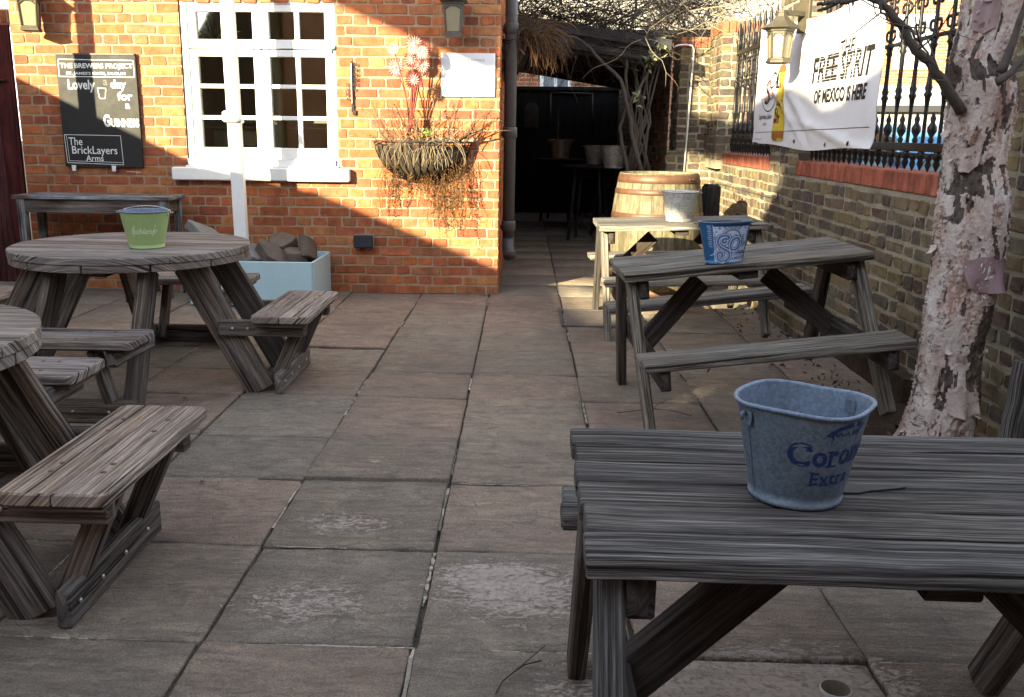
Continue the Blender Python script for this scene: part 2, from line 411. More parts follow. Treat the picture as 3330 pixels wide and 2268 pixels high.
M['mid_print'] = plain('steel_blue_print', (.07, .14, .29), .4, 0, .2, 30, .02)
M['mint'] = plain('pale_green_print', (.60, .72, .50), .45, 0, .1, 40, .02)
M['terracotta'] = plain('whitewashed_pot', (.62, .60, .58), .7, 0, .1, 40, .15)
M['black'] = plain('black_slot_shade', (.012, .012, .013), .6, 0, .3, 10, .1)
M['black_wall'] = plain('black_painted_wall', (.010, .010, .011), .75, 0, .4, 4, .3)
M['slate'] = plain('roof_felt', (.03, .03, .032), .85, 0, .3, 10, .4)
def bark_mat():
    k = NT('peeling_birch_bark'); u = k.uv(); x, y, z = k.sep(u); at = k.attr()
    n1 = k.noise(k.comb(k.math('MULTIPLY', x, 2.), k.math('MULTIPLY', y, 4.)), 1.6, 6, .7, .8)
    n2 = k.noise(k.comb(k.math('MULTIPLY', x, 9.), k.math('MULTIPLY', y, 70.)), 1., 5, .7)
    n3 = k.noise(k.obj(), 38., 6, .75, .5)
    c = k.ramp(n1, [(.30, (.26, .18, .145)), (.40, (.39, .31, .27)), (.52, (.49, .43, .40)), (.66, (.58, .54, .52))])
    c = k.mix(k.rng(n2, .54, .68, 0, .45), c, (.26, .18, .15))
    c = k.mix(k.rng(k.noise(k.obj(), 70., 4, .7), .54, .7, 0, .4), c, (.14, .10, .085))
    c = k.mix(1., c, at.outputs['Color'], 'MULTIPLY')
    r = k.rng(k.math('ADD', n3, k.math('MULTIPLY', k.sep(at.outputs['Vector'])[0], -.5)), .12, .3, 0, 1)
    c = k.mix(k.rng(k.noise(k.obj(), 11., 7, .8, 1.), .585, .615, 0, .85), c, (.05, .04, .034))
    k.bump(k.math('ADD', n3, k.math('MULTIPLY', n2, .4)), .7, .01)
    return k.fin(c, .72, 0, .25)
M['bark'] = bark_mat()
M['bark_plum'] = plain('plum_bark_underside', (.23, .155, .16), .6, 0, .3, 14, .4)
M['branch'] = plain('dark_branch_bark', (.06, .048, .040), .8, 0, .5, 30, .5)
def barrel_mat():
    k = NT('barrel_staves'); x, y, z = k.sep(k.uv()); at = k.attr(); cr = k.sep(at.outputs['Vector'])
    o = k.math('MULTIPLY', cr[0], 30.)
    g = k.noise(k.comb(k.math('MULTIPLY', x, 60.), k.math('MULTIPLY', y, 5.), o), 1., 5, .7)
    s = k.noise(k.comb(k.math('MULTIPLY', x, 9.), k.math('MULTIPLY', y, 4.), o), 1., 6, .7)
    c = k.ramp(g, [(.32, (.07, .052, .03)), (.5, (.16, .13, .08)), (.68, (.24, .205, .145))])
    c = k.mix(k.rng(s, .48, .60, 0, .8), c, (.065, .058, .028))
    hs = k.n('ShaderNodeHueSaturation'); k.l(c, hs.inputs['Color']); k.val(hs.inputs['Value'], k.rng(cr[1], 0, 1, .8, 1.2))
    k.bump(g, .4, .004)
    return k.fin(hs.outputs[0], .75, 0, .3)
M['stave'] = barrel_mat()

# ------------------------------------------------------------------ lettering
def text_geo(s, size=1., off=0., shear=0., space=1.):
    cu = bpy.data.curves.new('t', 'FONT'); cu.body = s; cu.size = size; cu.offset = off; cu.shear = shear
    cu.space_character = space; cu.resolution_u = 3; cu.align_x = 'LEFT'
    ob = bpy.data.objects.new('t', cu); COL.objects.link(ob)
    dg = bpy.context.evaluated_depsgraph_get(); me = ob.evaluated_get(dg).to_mesh()
    vs = [(v.co.x, v.co.y) for v in me.vertices]; fs = [tuple(p.vertices) for p in me.polygons]
    ob.evaluated_get(dg).to_mesh_clear(); bpy.data.objects.remove(ob); bpy.data.curves.remove(cu)
    return vs, fs
def put_text(mb, s, x0, y0, w, h, fn, mat=0, off=0., shear=0., slope=0., size=1., space=1.):
    """letters stretched into a box (x0,y0,w,h) of the surface fn(x,y)->point"""
    vs, fs = text_geo(s, 1., off, shear, space)
    xa = min(v[0] for v in vs); xb = max(v[0] for v in vs); ya = min(v[1] for v in vs); yb = max(v[1] for v in vs)
    P = []
    for x, y in vs:
        u = x0 + (x - xa) / (xb - xa) * w; q = y0 + (y - ya) / (yb - ya) * h + slope * (u - x0)
        P.append(fn(u, q))
    mb.add(P, fs, None, mat)
def flat_line(mb, pts, wd, fn, mat=0, closed=False):
    n = len(pts); idx = range(n if closed else n - 1)
    for i in idx:
        a = V(pts[i]); b = V(pts[(i + 1) % n]); d = (b - a)
        if d.length < 1e-6: continue
        d.normalize(); m = V((-d.y, d.x)) * wd / 2; a2 = a - d * wd * .35; b2 = b + d * wd * .35
        mb.add([fn(*(a2 - m)), fn(*(b2 - m)), fn(*(b2 + m)), fn(*(a2 + m))], [(0, 1, 2, 3)], None, mat)
def flat_poly(mb, pts, fn, mat=0):
    mb.add([fn(*p) for p in pts], [tuple(range(len(pts)))], None, mat)

# ------------------------------------------------------------------ brickwork
RED = [(.36, .11, .05), (.34, .105, .045), (.35, .11, .05), (.33, .10, .05), (.36, .12, .055), (.33, .105, .045), (.37, .125, .05), (.28, .085, .045), (.42, .17, .07), (.28, .09, .05), (.36, .15, .07), (.30, .12, .06), (.38, .12, .045), (.40, .17, .07), (.31, .13, .065)]
YEL = [(.17, .13, .08), (.14, .11, .075), (.17, .13, .07), (.12, .10, .075), (.095, .075, .062), (.16, .125, .08), (.085, .068, .06), (.13, .115, .08), (.18, .14, .075), (.11, .07, .055)]
def brickwork(mb, o, du, dn, u0, u1, z0, z1, course, pal, holes=(), stretch=.225, joint=.010, proud=.005, bond='english',
              matb=0, matm=1, rough=1., thick=None, zoff=0):
    """wall face: origin o, direction du (horizontal), outward normal dn; real bricks standing proud of a mortar face"""
    o, du, dn = V(o), V(du), V(dn); up = V((0, 0, 1))
    P = lambda u, z, d: o + du * u + up * z + dn * d
    # mortar sheet, split around the holes
    xs = sorted({u0, u1, *[a for h in holes for a in h[:2] if u0 < a < u1]})
    zs = sorted({z0, z1, *[a for h in holes for a in h[2:] if z0 < a < z1]})
    fl = du.cross(up).dot(dn) < 0
    for i in range(len(xs) - 1):
        for j in range(len(zs) - 1):
            cx, cz = (xs[i] + xs[i + 1]) / 2, (zs[j] + zs[j + 1]) / 2
            if any(h[0] < cx < h[1] and h[2] < cz < h[3] for h in holes): continue
            q = [P(xs[i], zs[j], 0), P(xs[i + 1], zs[j], 0), P(xs[i + 1], zs[j + 1], 0), P(xs[i], zs[j + 1], 0)]
            mb.add(q[::-1] if fl else q, [(0, 1, 2, 3)], None, matm)
    row = zoff; z = z0
    while z < z1 - .02:
        zt = min(z + course - joint, z1)
        hd = (stretch - joint) / 2
        u = u0 - R.uniform(0, .01) - (0 if row % 2 else stretch * .25 if bond == 'english' else 0)
        k = 0
        while u < u1 - .005:
            if bond == 'english': ln = (hd if row % 2 else stretch)
            elif bond == 'flemish': ln = hd if (k + row) % 2 else stretch
            else: ln = stretch if R.random() < .22 else hd * R.uniform(.85, 1.1)
            if bond == 'english' and R.random() < .06: ln = hd if ln == stretch else stretch
            spans = [(max(u, u0), min(u + ln, u1))]
            for h in holes:
                if h[2] < (z + zt) / 2 < h[3]:
                    ns = []
                    for a, b in spans:
                        if b <= h[0] or a >= h[1]: ns.append((a, b)); continue
                        if a < h[0]: ns.append((a, h[0]))
                        if b > h[1]: ns.append((h[1], b))
                    spans = ns
            for a, b in spans:
                if b - a < .022: continue
                c = R.choice(pal); f = R.uniform(.86, 1.12); c = tuple(min(1, x * f) for x in c)
                j = .0022 * rough; d = proud + R.uniform(-.0015, .002) * rough
                e = .007; zb, zz = z + R.uniform(-j, j), zt + R.uniform(-j, j)
                a += R.uniform(-j, j) * .8; b += R.uniform(-j, j) * .8
                cn = min(.011, (b - a) * .2) * (.5 + .5 * R.random())
                o8 = [(a + cn, zb), (b - cn, zb), (b, zb + cn), (b, zz - cn), (b - cn, zz), (a + cn, zz), (a, zz - cn), (a, zb + cn)]
                o8 = [(x + R.uniform(-j, j), y + R.uniform(-j, j)) for x, y in o8]
                mx, mz = (a + b) / 2, (zb + zz) / 2
                inn = [(x + (mx - x) / max(.02, abs(mx - a)) * .0035, y + (mz - y) / .03 * .0028) for x, y in o8]
                vs = [P(x, y, -.001) for x, y in o8] + [P(x, y, d + R.uniform(-.001, .001) * rough) for x, y in inn]
                fs = [(i, (i + 1) % 8, 8 + (i + 1) % 8, 8 + i) for i in range(8)] + [tuple(range(8, 16))]
                if fl: fs = [f_[::-1] for f_ in fs]
                mb.add(vs, fs, None, matb, c)
            u += ln + joint; k += 1
        z += course; row += 1
# ------------------------------------------------------------------ camera, sky, sun
RM = [[0.9992448, -0.0188466, 0.0339791], [0.0374045, 0.2298041, -0.9725179], [0.0105201, 0.9730544, 0.2303355]]
cd = bpy.data.cameras.new('camera'); cam = bpy.data.objects.new('camera', cd); COL.objects.link(cam)
cam.matrix_world = Matrix([RM[0] + [0], RM[1] + [0], RM[2] + [1.35], [0, 0, 0, 1]])
cd.lens = 2080 / 2324 * 36; cd.sensor_width = 36; cd.shift_x = (1162 - 1110) / 2324; cd.clip_start = .05; cd.clip_end = 500
SC.camera = cam
LS = V((1, 1.32, -.47)).normalized()
w = bpy.data.worlds.new('World'); SC.world = w; w.use_nodes = True
nt = w.node_tree; bg = nt.nodes['Background']
sky = nt.nodes.new('ShaderNodeTexSky'); sky.sky_type = 'NISHITA'; sky.sun_disc = False
sky.sun_elevation = math.asin(-LS.z); sky.sun_rotation = math.atan2(-LS.x, -LS.y) % (2 * pi)
sky.air_density = 1.0; sky.dust_density = .4; sky.ozone_density = 1.2
hs = nt.nodes.new('ShaderNodeHueSaturation'); hs.inputs['Saturation'].default_value = .42
nt.links.new(sky.outputs[0], hs.inputs['Color']); nt.links.new(hs.outputs[0], bg.inputs[0]); bg.inputs[1].default_value = .15
sd = bpy.data.lights.new('sun', 'SUN'); sd.energy = 5.0; sd.angle = math.radians(.53); sd.color = (1, .87, .56)
sun = bpy.data.objects.new('sun', sd); COL.objects.link(sun); sun.rotation_euler = (-LS).to_track_quat('Z', 'Y').to_euler()
SC.view_settings.view_transform = 'Standard'; SC.view_settings.look = 'None'; SC.view_settings.gamma = 1
SC.view_settings.exposure = 2.32
SC.cycles.max_bounces = 8 if hasattr(SC, 'cycles') else 8

# ------------------------------------------------------------------ ground
mb = MB(); mb.box((-60, -40, -.5), (60, 90, -.016), 0)
g = mb.build('ground', M['grit']); tag(g, kind='structure')
mb = MB(); mb.box((2.45, -6, -.2), (40, 60, -.012), 0)
tag(mb.build('road', M['asphalt']), kind='structure')

def fbm(x, y, s, seed=0.):
    return noise.fractal(V((x * s + seed, y * s - seed, seed * .37)), .6, 2.1, 5)
XJ = [-5.65, -5.05, -4.45, -3.85, -3.25, -2.65, -2.05, -1.45, -.85, -.27, .325, .93, 1.53, 2.03]
YJ = [-2.0, -1.4, -.8, -.2, .4, 1.0, 1.6, 2.2, 2.79, 3.385, 3.91, 4.56, 5.055, 5.63, 6.30, 6.98, 7.66]
while YJ[-1] < 16.5: YJ.append(YJ[-1] + .6)
FL = [(-.62, 2.98, .24, .12, 1.0), (-.62, 2.42, .26, .16, 1.0), (.02, 2.50, .27, .20, 1.15), (-.1, 2.63, .2, .1, .8), (.70, 2.08, .32, .17, 1.9), (.45, 2.02, .2, .14, 1.6),
      (-.5, 3.55, .3, .2, .5), (.1, 2.0, .15, .12, .7), (-1.75, 2.35, .15, .2, .5), (-.5, 2.05, .25, .1, .3), (-1.2, 5.2, .3, .1, .3), (.3, 5.1, .2, .1, .2)]
SLC = [(.26, .213, .163), (.268, .208, .158), (.248, .21, .164), (.275, .21, .162), (.24, .205, .162), (.266, .22, .168), (.278, .208, .158)]
pv, pf, pc, pflake, pfac = [], [], [], [], []
for i in range(len(XJ) - 1):
    for j in range(len(YJ) - 1):
        if XJ[i] > 1.5 and YJ[j] > 8: pass
        near = YJ[j] < 7 and -3 < XJ[i]
        n = 14 if near else 4
        ga = .003 + R.random() * .004; gb = .0015 + R.random() * .002
        x0, x1 = XJ[i] + ga + R.uniform(-.004, .004), XJ[i + 1] - ga + R.uniform(-.004, .004)
        y0, y1 = YJ[j] + gb + R.uniform(-.004, .006), YJ[j + 1] - gb + R.uniform(-.006, .004)
        zc = R.uniform(-.003, .003); tx = R.uniform(-.003, .003); ty = R.uniform(-.003, .003)
        if (i, j) == (8, 9): zc = .014; ty = -.004
        if (i, j) in ((8, 12), (7, 13), (8, 13)): zc += .006
        sd_ = R.uniform(0, 40); b = len(pv); fac = R.random()
        c = R.choice(SLC); f = R.uniform(.86, 1.12); c = (c[0] * f, c[1] * f, c[2] * f)
        ts = [0, .008] + [.008 + .984 * k / (n - 2) for k in range(1, n - 2)] + [.992, 1]
        N = len(ts)
        for a in ts:
            for q in ts:
                x = x0 + (x1 - x0) * a; y = y0 + (y1 - y0) * q
                edge = min(a, 1 - a, q, 1 - q) < .004
                rag = fbm(x, y, 14., sd_) * .0022
                if edge: x += rag * (1 if a > .5 else -1) * 1.2; y += rag * 1.2
                z = zc + tx * (a - .5) * 2 + ty * (q - .5) * 2 + fbm(x * .6, y, 5., sd_) * .005 - (.0045 if edge else 0)
                pv.append((x, y, z))
                fl = sum(e * math.exp(-((x - u) / p) ** 2 - ((y - v_) / r) ** 2) for u, v_, p, r, e in FL)
                pflake.append(min(1.6, fl))
        for a in range(N - 1):
            for q in range(N - 1):
                pf.append((b + a * N + q, b + (a + 1) * N + q, b + (a + 1) * N + q + 1, b + a * N + q + 1)); pc.append((*c, 1))
        # slab sides
        ring = [a * N for a in range(N)] + [(N - 1) * N + q for q in range(1, N)] + [a * N + N - 1 for a in range(N - 2, -1, -1)] + [q for q in range(N - 2, 0, -1)]
        b2 = len(pv)
        for r_ in ring:
            x, y, z = pv[b + r_]; pv.append((x, y, -.02)); pflake.append(0)
        m_ = len(ring)
        for k in range(m_):
            pf.append((b + ring[k], b2 + k, b2 + (k + 1) % m_, b + ring[(k + 1) % m_])); pc.append((c[0] * .7, c[1] * .7, c[2] * .7, 1))
me = bpy.data.meshes.new('paving'); me.from_pydata(pv, [], pf); me.materials.append(M['paving'])
ca = me.color_attributes.new('Col', 'FLOAT_COLOR', 'CORNER')
ca.data.foreach_set('color', [x for f, c in zip(pf, pc) for _ in f for x in c])
fa = me.attributes.new('flake', 'FLOAT', 'POINT'); fa.data.foreach_set('value', pflake)
me.polygons.foreach_set('use_smooth', [len(f) == 4 for f in pf])
me.update(); o = bpy.data.objects.new('paving', me); COL.objects.link(o); tag(o, kind='structure')

mb = MB()
for i in range(5, 13):
    for j in range(5, 17):
        for ori in (0, 1):
            if R.random() < .62:
                n_ = R.randint(2, 7); a0 = R.uniform(0, .5); a1 = min(1, a0 + R.uniform(.2, .8)); P = []
                for q in range(n_ * 3 + 1):
                    t_ = a0 + (a1 - a0) * q / (n_ * 3)
                    wv = R.uniform(.0025, .0065) * (1 if ori == 0 else .8); o_ = R.gauss(0, .0012)
                    P.append((XJ[i] + o_, YJ[j] + (YJ[j + 1] - YJ[j]) * t_, wv) if ori == 0 else (XJ[i] + (XJ[i + 1] - XJ[i]) * t_, YJ[j] + o_, wv))
                for a_, b_ in zip(P[:-1], P[1:]):
                    z_ = -.0015; c_ = R.choice([(.42, .36, .30), (.34, .29, .24), (.28, .25, .21), (.16, .16, .11)])
                    if ori == 0: q4 = [(a_[0] - a_[2], a_[1], z_), (a_[0] + a_[2], a_[1], z_), (b_[0] + b_[2], b_[1], z_), (b_[0] - b_[2], b_[1], z_)]
                    else: q4 = [(a_[0], a_[1] - a_[2], z_), (b_[0], b_[1] - b_[2], z_), (b_[0], b_[1] + b_[2], z_), (a_[0], a_[1] + a_[2], z_)]
                    mb.add(q4, [(0, 1, 2, 3)], None, 0, c_)
k = NT('old_joint_mortar'); tag(mb.build('joint_mortar', k.fin(k.mix(1., k.attr().outputs['Color'], k.ramp(k.noise(k.pos(), 90., 4, .7), [(.35, (.6, .6, .6)), (.65, (1.2, 1.2, 1.2))]), 'MULTIPLY'), .95, 0, .1)), kind='structure')

# grit, moss and crumbs lying in the open joints
mb = MB()
for k in range(1500):
    if R.random() < .6:
        x = R.choice(XJ[5:12]) + R.gauss(0, .004); y = R.uniform(1.5, 7.4)
    else:
        x = R.uniform(-2.6, 1.5); y = R.choice(YJ[6:17]) + R.gauss(0, .004)
    s = R.uniform(.002, .0065); c = R.choice([(.2, .17, .14), (.08, .07, .05), (.06, .09, .02), (.3, .26, .2)])
    p = [V((R.uniform(-1, 1), R.uniform(-1, 1), 0)).normalized() * s * R.uniform(.6, 1.2) for _ in range(3)]
    z = -.009
    mb.add([(x + p[0].x, y + p[0].y, z), (x + p[1].x, y + p[1].y, z), (x + p[2].x, y + p[2].y, z), (x, y, z + s * 1.3)],
           [(0, 1, 2), (0, 1, 3), (1, 2, 3), (2, 0, 3)], None, 0, c)
k = NT('crumbs'); M['crumb'] = k.fin(k.attr().outputs['Color'], .9, 0, .1)
tag(mb.build('joint_crumbs', M['crumb']), 'grit and moss crumbs lying in the joints of the paving', 'grit', kind='stuff')

# drain cover set into the paving
mb = MB(); x0, x1, y0, y1 = .30, .86, 6.42, 7.02
for a, b in (((x0, y0), (x1, y0)), ((x1, y0), (x1, y1)), ((x1, y1), (x0, y1)), ((x0, y1), (x0, y0))):
    mb.beam((*a, .008), (*b, .008), .022, .008, bev=.002)
fr_ = empty('drain_cover', (0, 0, 0), label='recessed inspection cover with thin metal edge in the sunlit paving', cat='drain cover')
mb.build('metal_edge', M['pipe'], fr_)
mb = MB(); mb.box((x0 + .03, y0 + .03, .002), (x1 - .03, y1 - .03, .0085), 0, (.135, .112, .10)); mb.build('slab_inset', M['grit'] if False else plain('cover_infill', (.12, .10, .09), .85, 0, .3, 20, .5), fr_)

# ------------------------------------------------------------------ building with the window
YB = 7.7; CH = .0805
bld = empty('brick_building', (-2.2, YB, 0), label='red brick pub building with white paned window, facing the garden', cat='building')
bw = MB(); WX0, WX1, WZ0, WZ1 = -2.80, -1.53, .955, 2.36
brickwork(bw, (0, YB, 0), (1, 0, 0), (0, -1, 0), -4.19, -.205, .0, 4.3, CH, RED, holes=[(WX0, WX1, WZ0, WZ1)], stretch=.243, joint=.0125, rough=1.5)
brickwork(bw, (-.205, 0, 0), (0, 1, 0), (1, 0, 0), YB + .003, 9.6, .0, 4.3, CH, RED, stretch=.243, joint=.0115)
# reveals of the opening and hidden faces of the block
for q in ([(WX0, YB, WZ0), (WX0, YB + .12, WZ0), (WX0, YB + .12, WZ1), (WX0, YB, WZ1)], [(WX1, YB, WZ0), (WX1, YB, WZ1), (WX1, YB + .12, WZ1), (WX1, YB + .12, WZ0)],
          [(WX0, YB, WZ1), (WX0, YB + .12, WZ1), (WX1, YB + .12, WZ1), (WX1, YB, WZ1)], [(WX0, YB, WZ0), (WX1, YB, WZ0), (WX1, YB + .12, WZ0), (WX0, YB + .12, WZ0)]):
    bw.add(q, [(0, 1, 2, 3)], None, 0, (.27, .10, .06))
for q in ([(-4.19, YB, 0), (-4.19, 16, 0), (-4.19, 16, 4.3), (-4.19, YB, 4.3)], [(-.205, 9.6, 0), (-.205, 16, 0), (-.205, 16, 4.3), (-.205, 9.6, 4.3)],
          [(-4.19, YB, 4.3), (-.205, YB, 4.3), (-.205, 16, 4.3), (-4.19, 16, 4.3)]):
    bw.add(q, [(0, 1, 2, 3)], None, 0, (.2, .08, .05))
bw.v = [(x + 2.2, y - YB, z) for x, y, z in bw.v]
bw.build('wall', [M['brick_red'], M['mortar_red']], bld)
mb = MB(); mb.box((-2.15, -.14, 4.303), (2.15, 8.4, 4.40)); mb.build('roof_edge', M['slate'], bld)

# window: frame, casements, panes (local to the building)
def L_(x, y, z): return (x + 2.2, y - YB, z)
yf = YB + .045
fr = MB()
def wbar(x0, x1, z0, z1, yc=yf, t=.05, m=0, b=.004): fr.beam(L_((x0 + x1) / 2, yc, z0), L_((x0 + x1) / 2, yc, z1), x1 - x0, t, up=(0, 1, 0), bev=b, mat=m) if (z1 - z0) > (x1 - x0) else fr.beam(L_(x0, yc, (z0 + z1) / 2), L_(x1, yc, (z0 + z1) / 2), t, z1 - z0, bev=b, mat=m)
wbar(WX0 + .004, WX0 + .062, 1.05, WZ1 - .03, yf + .01, .085, 1); wbar(WX1 - .03, WX1 - .004, 1.05, WZ1 - .03, yf + .01, .085, 1)  # jambs toned blue-grey: the reveal's shade put into their colour
wbar(WX0 + .004, WX1 - .004, 2.325, 2.356, yf + .01, .085, 0); 
S = [(-2.735, -2.150), (-2.142, -1.562)]
for a, b in S:
    m = (a + b) / 2
    for z0, z1 in ((1.108, 1.975), (1.985, 2.322)):
        wbar(a, a + .062, z0, z1); wbar(b - .062, b, z0, z1)
        wbar(a + .062, b - .062, z1 - .052, z1, yf - .001); wbar(a + .062, b - .062, z0, z0 + (.09 if z0 < 1.5 else .07), yf - .001)
    wbar(m - .019, m + .019, 1.19, 1.93, yf + .004, .036); wbar(m - .019, m + .019, 2.05, 2.28, yf + .004, .036)
    for z in (1.44, 1.69): wbar(a + .06, b - .06, z - .016, z + .016, yf + .006, .034)
wbar(WX0 + .004, WX1 - .03, 1.052, 1.107, yf - .012, .09, 0)
win = fr.build('window', [M['white'], M['blue_grey']], bld)
mb = MB(); mb.beam(L_(-1.68, yf - .035, 1.985), L_(-1.56, yf - .035, 1.975), .02, .045, bev=.006); mb.beam(L_(-1.60, yf - .035, 1.99), L_(-1.535, yf - .06, 2.0), .02, .03, bev=.006)
mb.build('stay', M['blue_grey'], win)
for a, b in S:
    m = (a + b) / 2
    for xa, xb in ((a + .060, m - .017), (m + .017, b - .060)):
        for za, zb in ((1.195, 1.426), (1.454, 1.676), (1.704, 1.925), (2.052, 2.272)):
            mb = MB(); tl = R.uniform(-.0006, .0006); mb.add([L_(xa, yf + .008 + tl, za), L_(xb, yf + .008 - tl, za), L_(xb, yf + .009 - tl, zb), L_(xa, yf + .009 + tl, zb)], [(0, 1, 2, 3)]); mb.build('pane', M['clear'], win)
# dim room behind the glass is closed off by the back board
mb = MB(); xa, ya, za = L_(WX0 - .6, YB + .13, .5); xb, yb, zb = L_(WX1 + .6, YB + 2.6, 2.6)
mb.add([(xa, ya, za), (xb, ya, za), (xb, yb, za), (xa, yb, za), (xa, ya, zb), (xb, ya, zb), (xb, yb, zb), (xa, yb, zb)], [(0, 1, 2, 3), (4, 7, 6, 5), (3, 2, 6, 7), (0, 3, 7, 4), (1, 5, 6, 2)])
for q in ((WX0 - .6, WX0 - .001, .5, 2.6), (WX1 + .001, WX1 + .6, .5, 2.6), (WX0 - .001, WX1 + .001, .5, WZ0), (WX0 - .001, WX1 + .001, WZ1, 2.6)):
    mb.add([L_(q[0], YB + .131, q[2]), L_(q[1], YB + .131, q[2]), L_(q[1], YB + .131, q[3]), L_(q[0], YB + .131, q[3])], [(0, 1, 2, 3)])
mb.beam(L_(-1.9, YB + 2.3, .6), L_(-1.9, YB + 2.3, 2.6), .12, .1, up=(0, 1, 0)); mb.beam(L_(-2.9, YB + 2.2, 1.75), L_(-1.2, YB + 2.2, 1.75), .1, .06); mb.beam(L_(-2.9, YB + 1.2, 1.0), L_(-1.2, YB + 1.2, 1.0), .5, .06)
mb.beam(L_(-2.6, YB + .9, 1.05), L_(-2.6, YB + .9, 1.32), .3, .2, up=(0, 1, 0))
it_ = MB(); it_.beam(L_(-2.27, YB + .85, .55), L_(-2.27, YB + .85, 2.59), .13, .1, up=(0, 1, 0)); it_.beam(L_(-2.60, YB + .9, .55), L_(-2.60, YB + .9, 1.33), .5, .1, up=(0, 1, 0)); it_.beam(L_(-3.3, YB + 1.0, 1.42), L_(-1.0, YB + 1.0, 1.42), .04, .03); it_.beam(L_(-3.3, YB + 1.0, 1.36), L_(-1.0, YB + 1.0, 1.36), .04, .02); it_.build('reflection_and_rails', plain('pale_reflection_and_rail_paint', (.36, .31, .21), .7, 0, .1, 5, .05), bld)  # pale upright paints the post's reflection in the glass, beside interior rails
mb.build('interior', plain('brown_interior', (.45, .35, .19), .8, 0, .3, 3, .05), bld)
pl3 = empty('spiky_plant', (-2.60, YB + .22, 2.05), 0, 'spiky leaved plant seen inside through the top left window pane', 'plant')
mb = MB()
for k in range(34):
    a = R.uniform(0, 2 * pi); el = R.uniform(.5, 1.4); d = V((math.cos(a) * math.cos(el), math.sin(a) * math.cos(el) * .5, math.sin(el))); s_ = V((-d.y, d.x, 0)).normalized() * .006; L = R.uniform(.2, .34)
    p1 = d * L * .6; p2 = d * L + V((0, 0, -.05)); mb.add([-s_, s_, p1 + s_, p2, p1 - s_], [(0, 1, 2, 3, 4)])
mb.build('leaves', plain('yellow_green_leaf', (.06, .065, .015), .6, 0, .4, 20, .05), pl3)
mb = MB(); mb.lathe([(0, -.075), (.04, -.075), (.05, 0), (0, 0)], n=16); mb.build('pot', M['terracotta'], pl3)
mb = MB(); mb.beam(L_(-2.915, YB - .03, .985), L_(-1.435, YB - .03, .985), .10, .105, bev=.008, seg=10, jit=.0015); mb.beam(L_(-2.80, YB + .02, 1.045), L_(-1.53, YB + .02, 1.045), .16, .018, bev=.003)
mb.build('window_sill', M['white'], bld)

# ------------------------------------------------------------------ gate / boards at the left
gt = empty('board_gate', (-4.95, YB + .1, 0), label='tall dark red boarded gate beside the corner of the brick building', cat='gate')
mb = MB()
for k in range(10): mb.beam((-.72 + k * .15, -.02, .03), (-.72 + k * .15, -.02, 2.16), .145, .03, up=(0, 1, 0), bev=.003, seg=3)
mb.build('boards', M['gate'], gt)
mb = MB(); mb.tube([(.48, -.06, 1.72), (.66, -.06, 1.72)], .009, 8); mb.box((.50, -.055, 1.69), (.58, -.04, 1.75)); mb.build('bolt', M['iron'], gt)
mb = MB(); brickwork(mb, (0, .03, 2.19), (1, 0, 0), (0, -1, 0), -.78, .74, 0, .10, .1, RED, bond='h', stretch=.12)
mb.box((-.78, .031, 2.16), (.74, .12, 2.29), 0, (.3, .12, .07)); mb.build('brick_coping', [M['brick_red'], M['mortar_red']], gt)

# ------------------------------------------------------------------ boundary wall on the right
XW = 2.05
bwl = empty('boundary_wall', (XW, 6, 0), label='yellow stock brick garden wall with red brick-on-edge coping and tall piers', cat='wall')
Wl = MB(); SB = dict(stretch=.232, joint=.019, proud=.007, rough=3., matb=0, matm=1, bond='mixed')
mats_w = [M['brick_stock'], M['mortar_stock'], M['coping']]
ZC = 1.052; YR = 10.3
def wl(x, y, z): return (x - XW, y - 6, z)
def BW(o, du, dn, *a, **k): brickwork(Wl, wl(*o), du, dn, *a, **{**SB, **k})
BW((XW, 0, 0), (0, 1, 0), (-1, 0, 0), -3, YR, 0, ZC, CH, YEL)
BW((0, YR, 0), (1, 0, 0), (0, -1, 0), 1.56, XW, 0, 1.16, CH, YEL)
BW((1.56, 0, 0), (0, 1, 0), (-1, 0, 0), YR, 16, 0, 2.3, CH, YEL)
Wl.box(wl(1.57, YR + .01, 1.15), wl(XW + .3, YR + .5, 1.165), 1)
# piers: (x0,x1,y0,y1,top)
for x0, x1, y0, y1, zt, zb in ((1.66, 2.04, YR + .02, YR + .5, 2.24, 1.12), (1.97, 2.36, 9.74, YR, 2.34, 1.1), (2.051, 2.42, 7.08, 7.86, 2.42, 0), (2.048, 2.5, 3.6, 4.66, 2.85, 0), (2.051, 2.5, -3, 2.4, 1.3, 0)):
    zb2 = ZC + .11 if zb == 0 and zt > 2 else zb
    BW((0, y0 - .002, 0), (1, 0, 0), (0, -1, 0), x0, x1, zb2 if y0 > 4.7 else 0.01, zt, CH, YEL, stretch=.225)
    BW((x0 - .002, 0, 0), (0, 1, 0), (-1, 0, 0), y0, y1, zb2 - (.11 if zb == 0 else 0) if zb == 0 else zb, zt, CH, YEL, stretch=.225)
    Wl.box(wl(x0 + .006, y0 + .006, zb2 - .1), wl(x1, y1, zt - .001), 1)
    # red coping of the pier, bricks on end
    for a in np.arange(x0 - .01, x1 - .02, .072): Wl.beam(wl(a + .034, y0 - .012, zt + .056), wl(a + .034, y0 + .22, zt + .056), .064, .108, bev=.004, mat=2, col=(.36 * R.uniform(.8, 1.1), .12, .065))
    for a in np.arange(y0 + .23, y1 - .03, .072): Wl.beam(wl(x0 - .012, a + .03, zt + .056), wl(x0 + .3, a + .03, zt + .056), .064, .108, bev=.004, mat=2, col=(.36 * R.uniform(.8, 1.1), .12, .065))
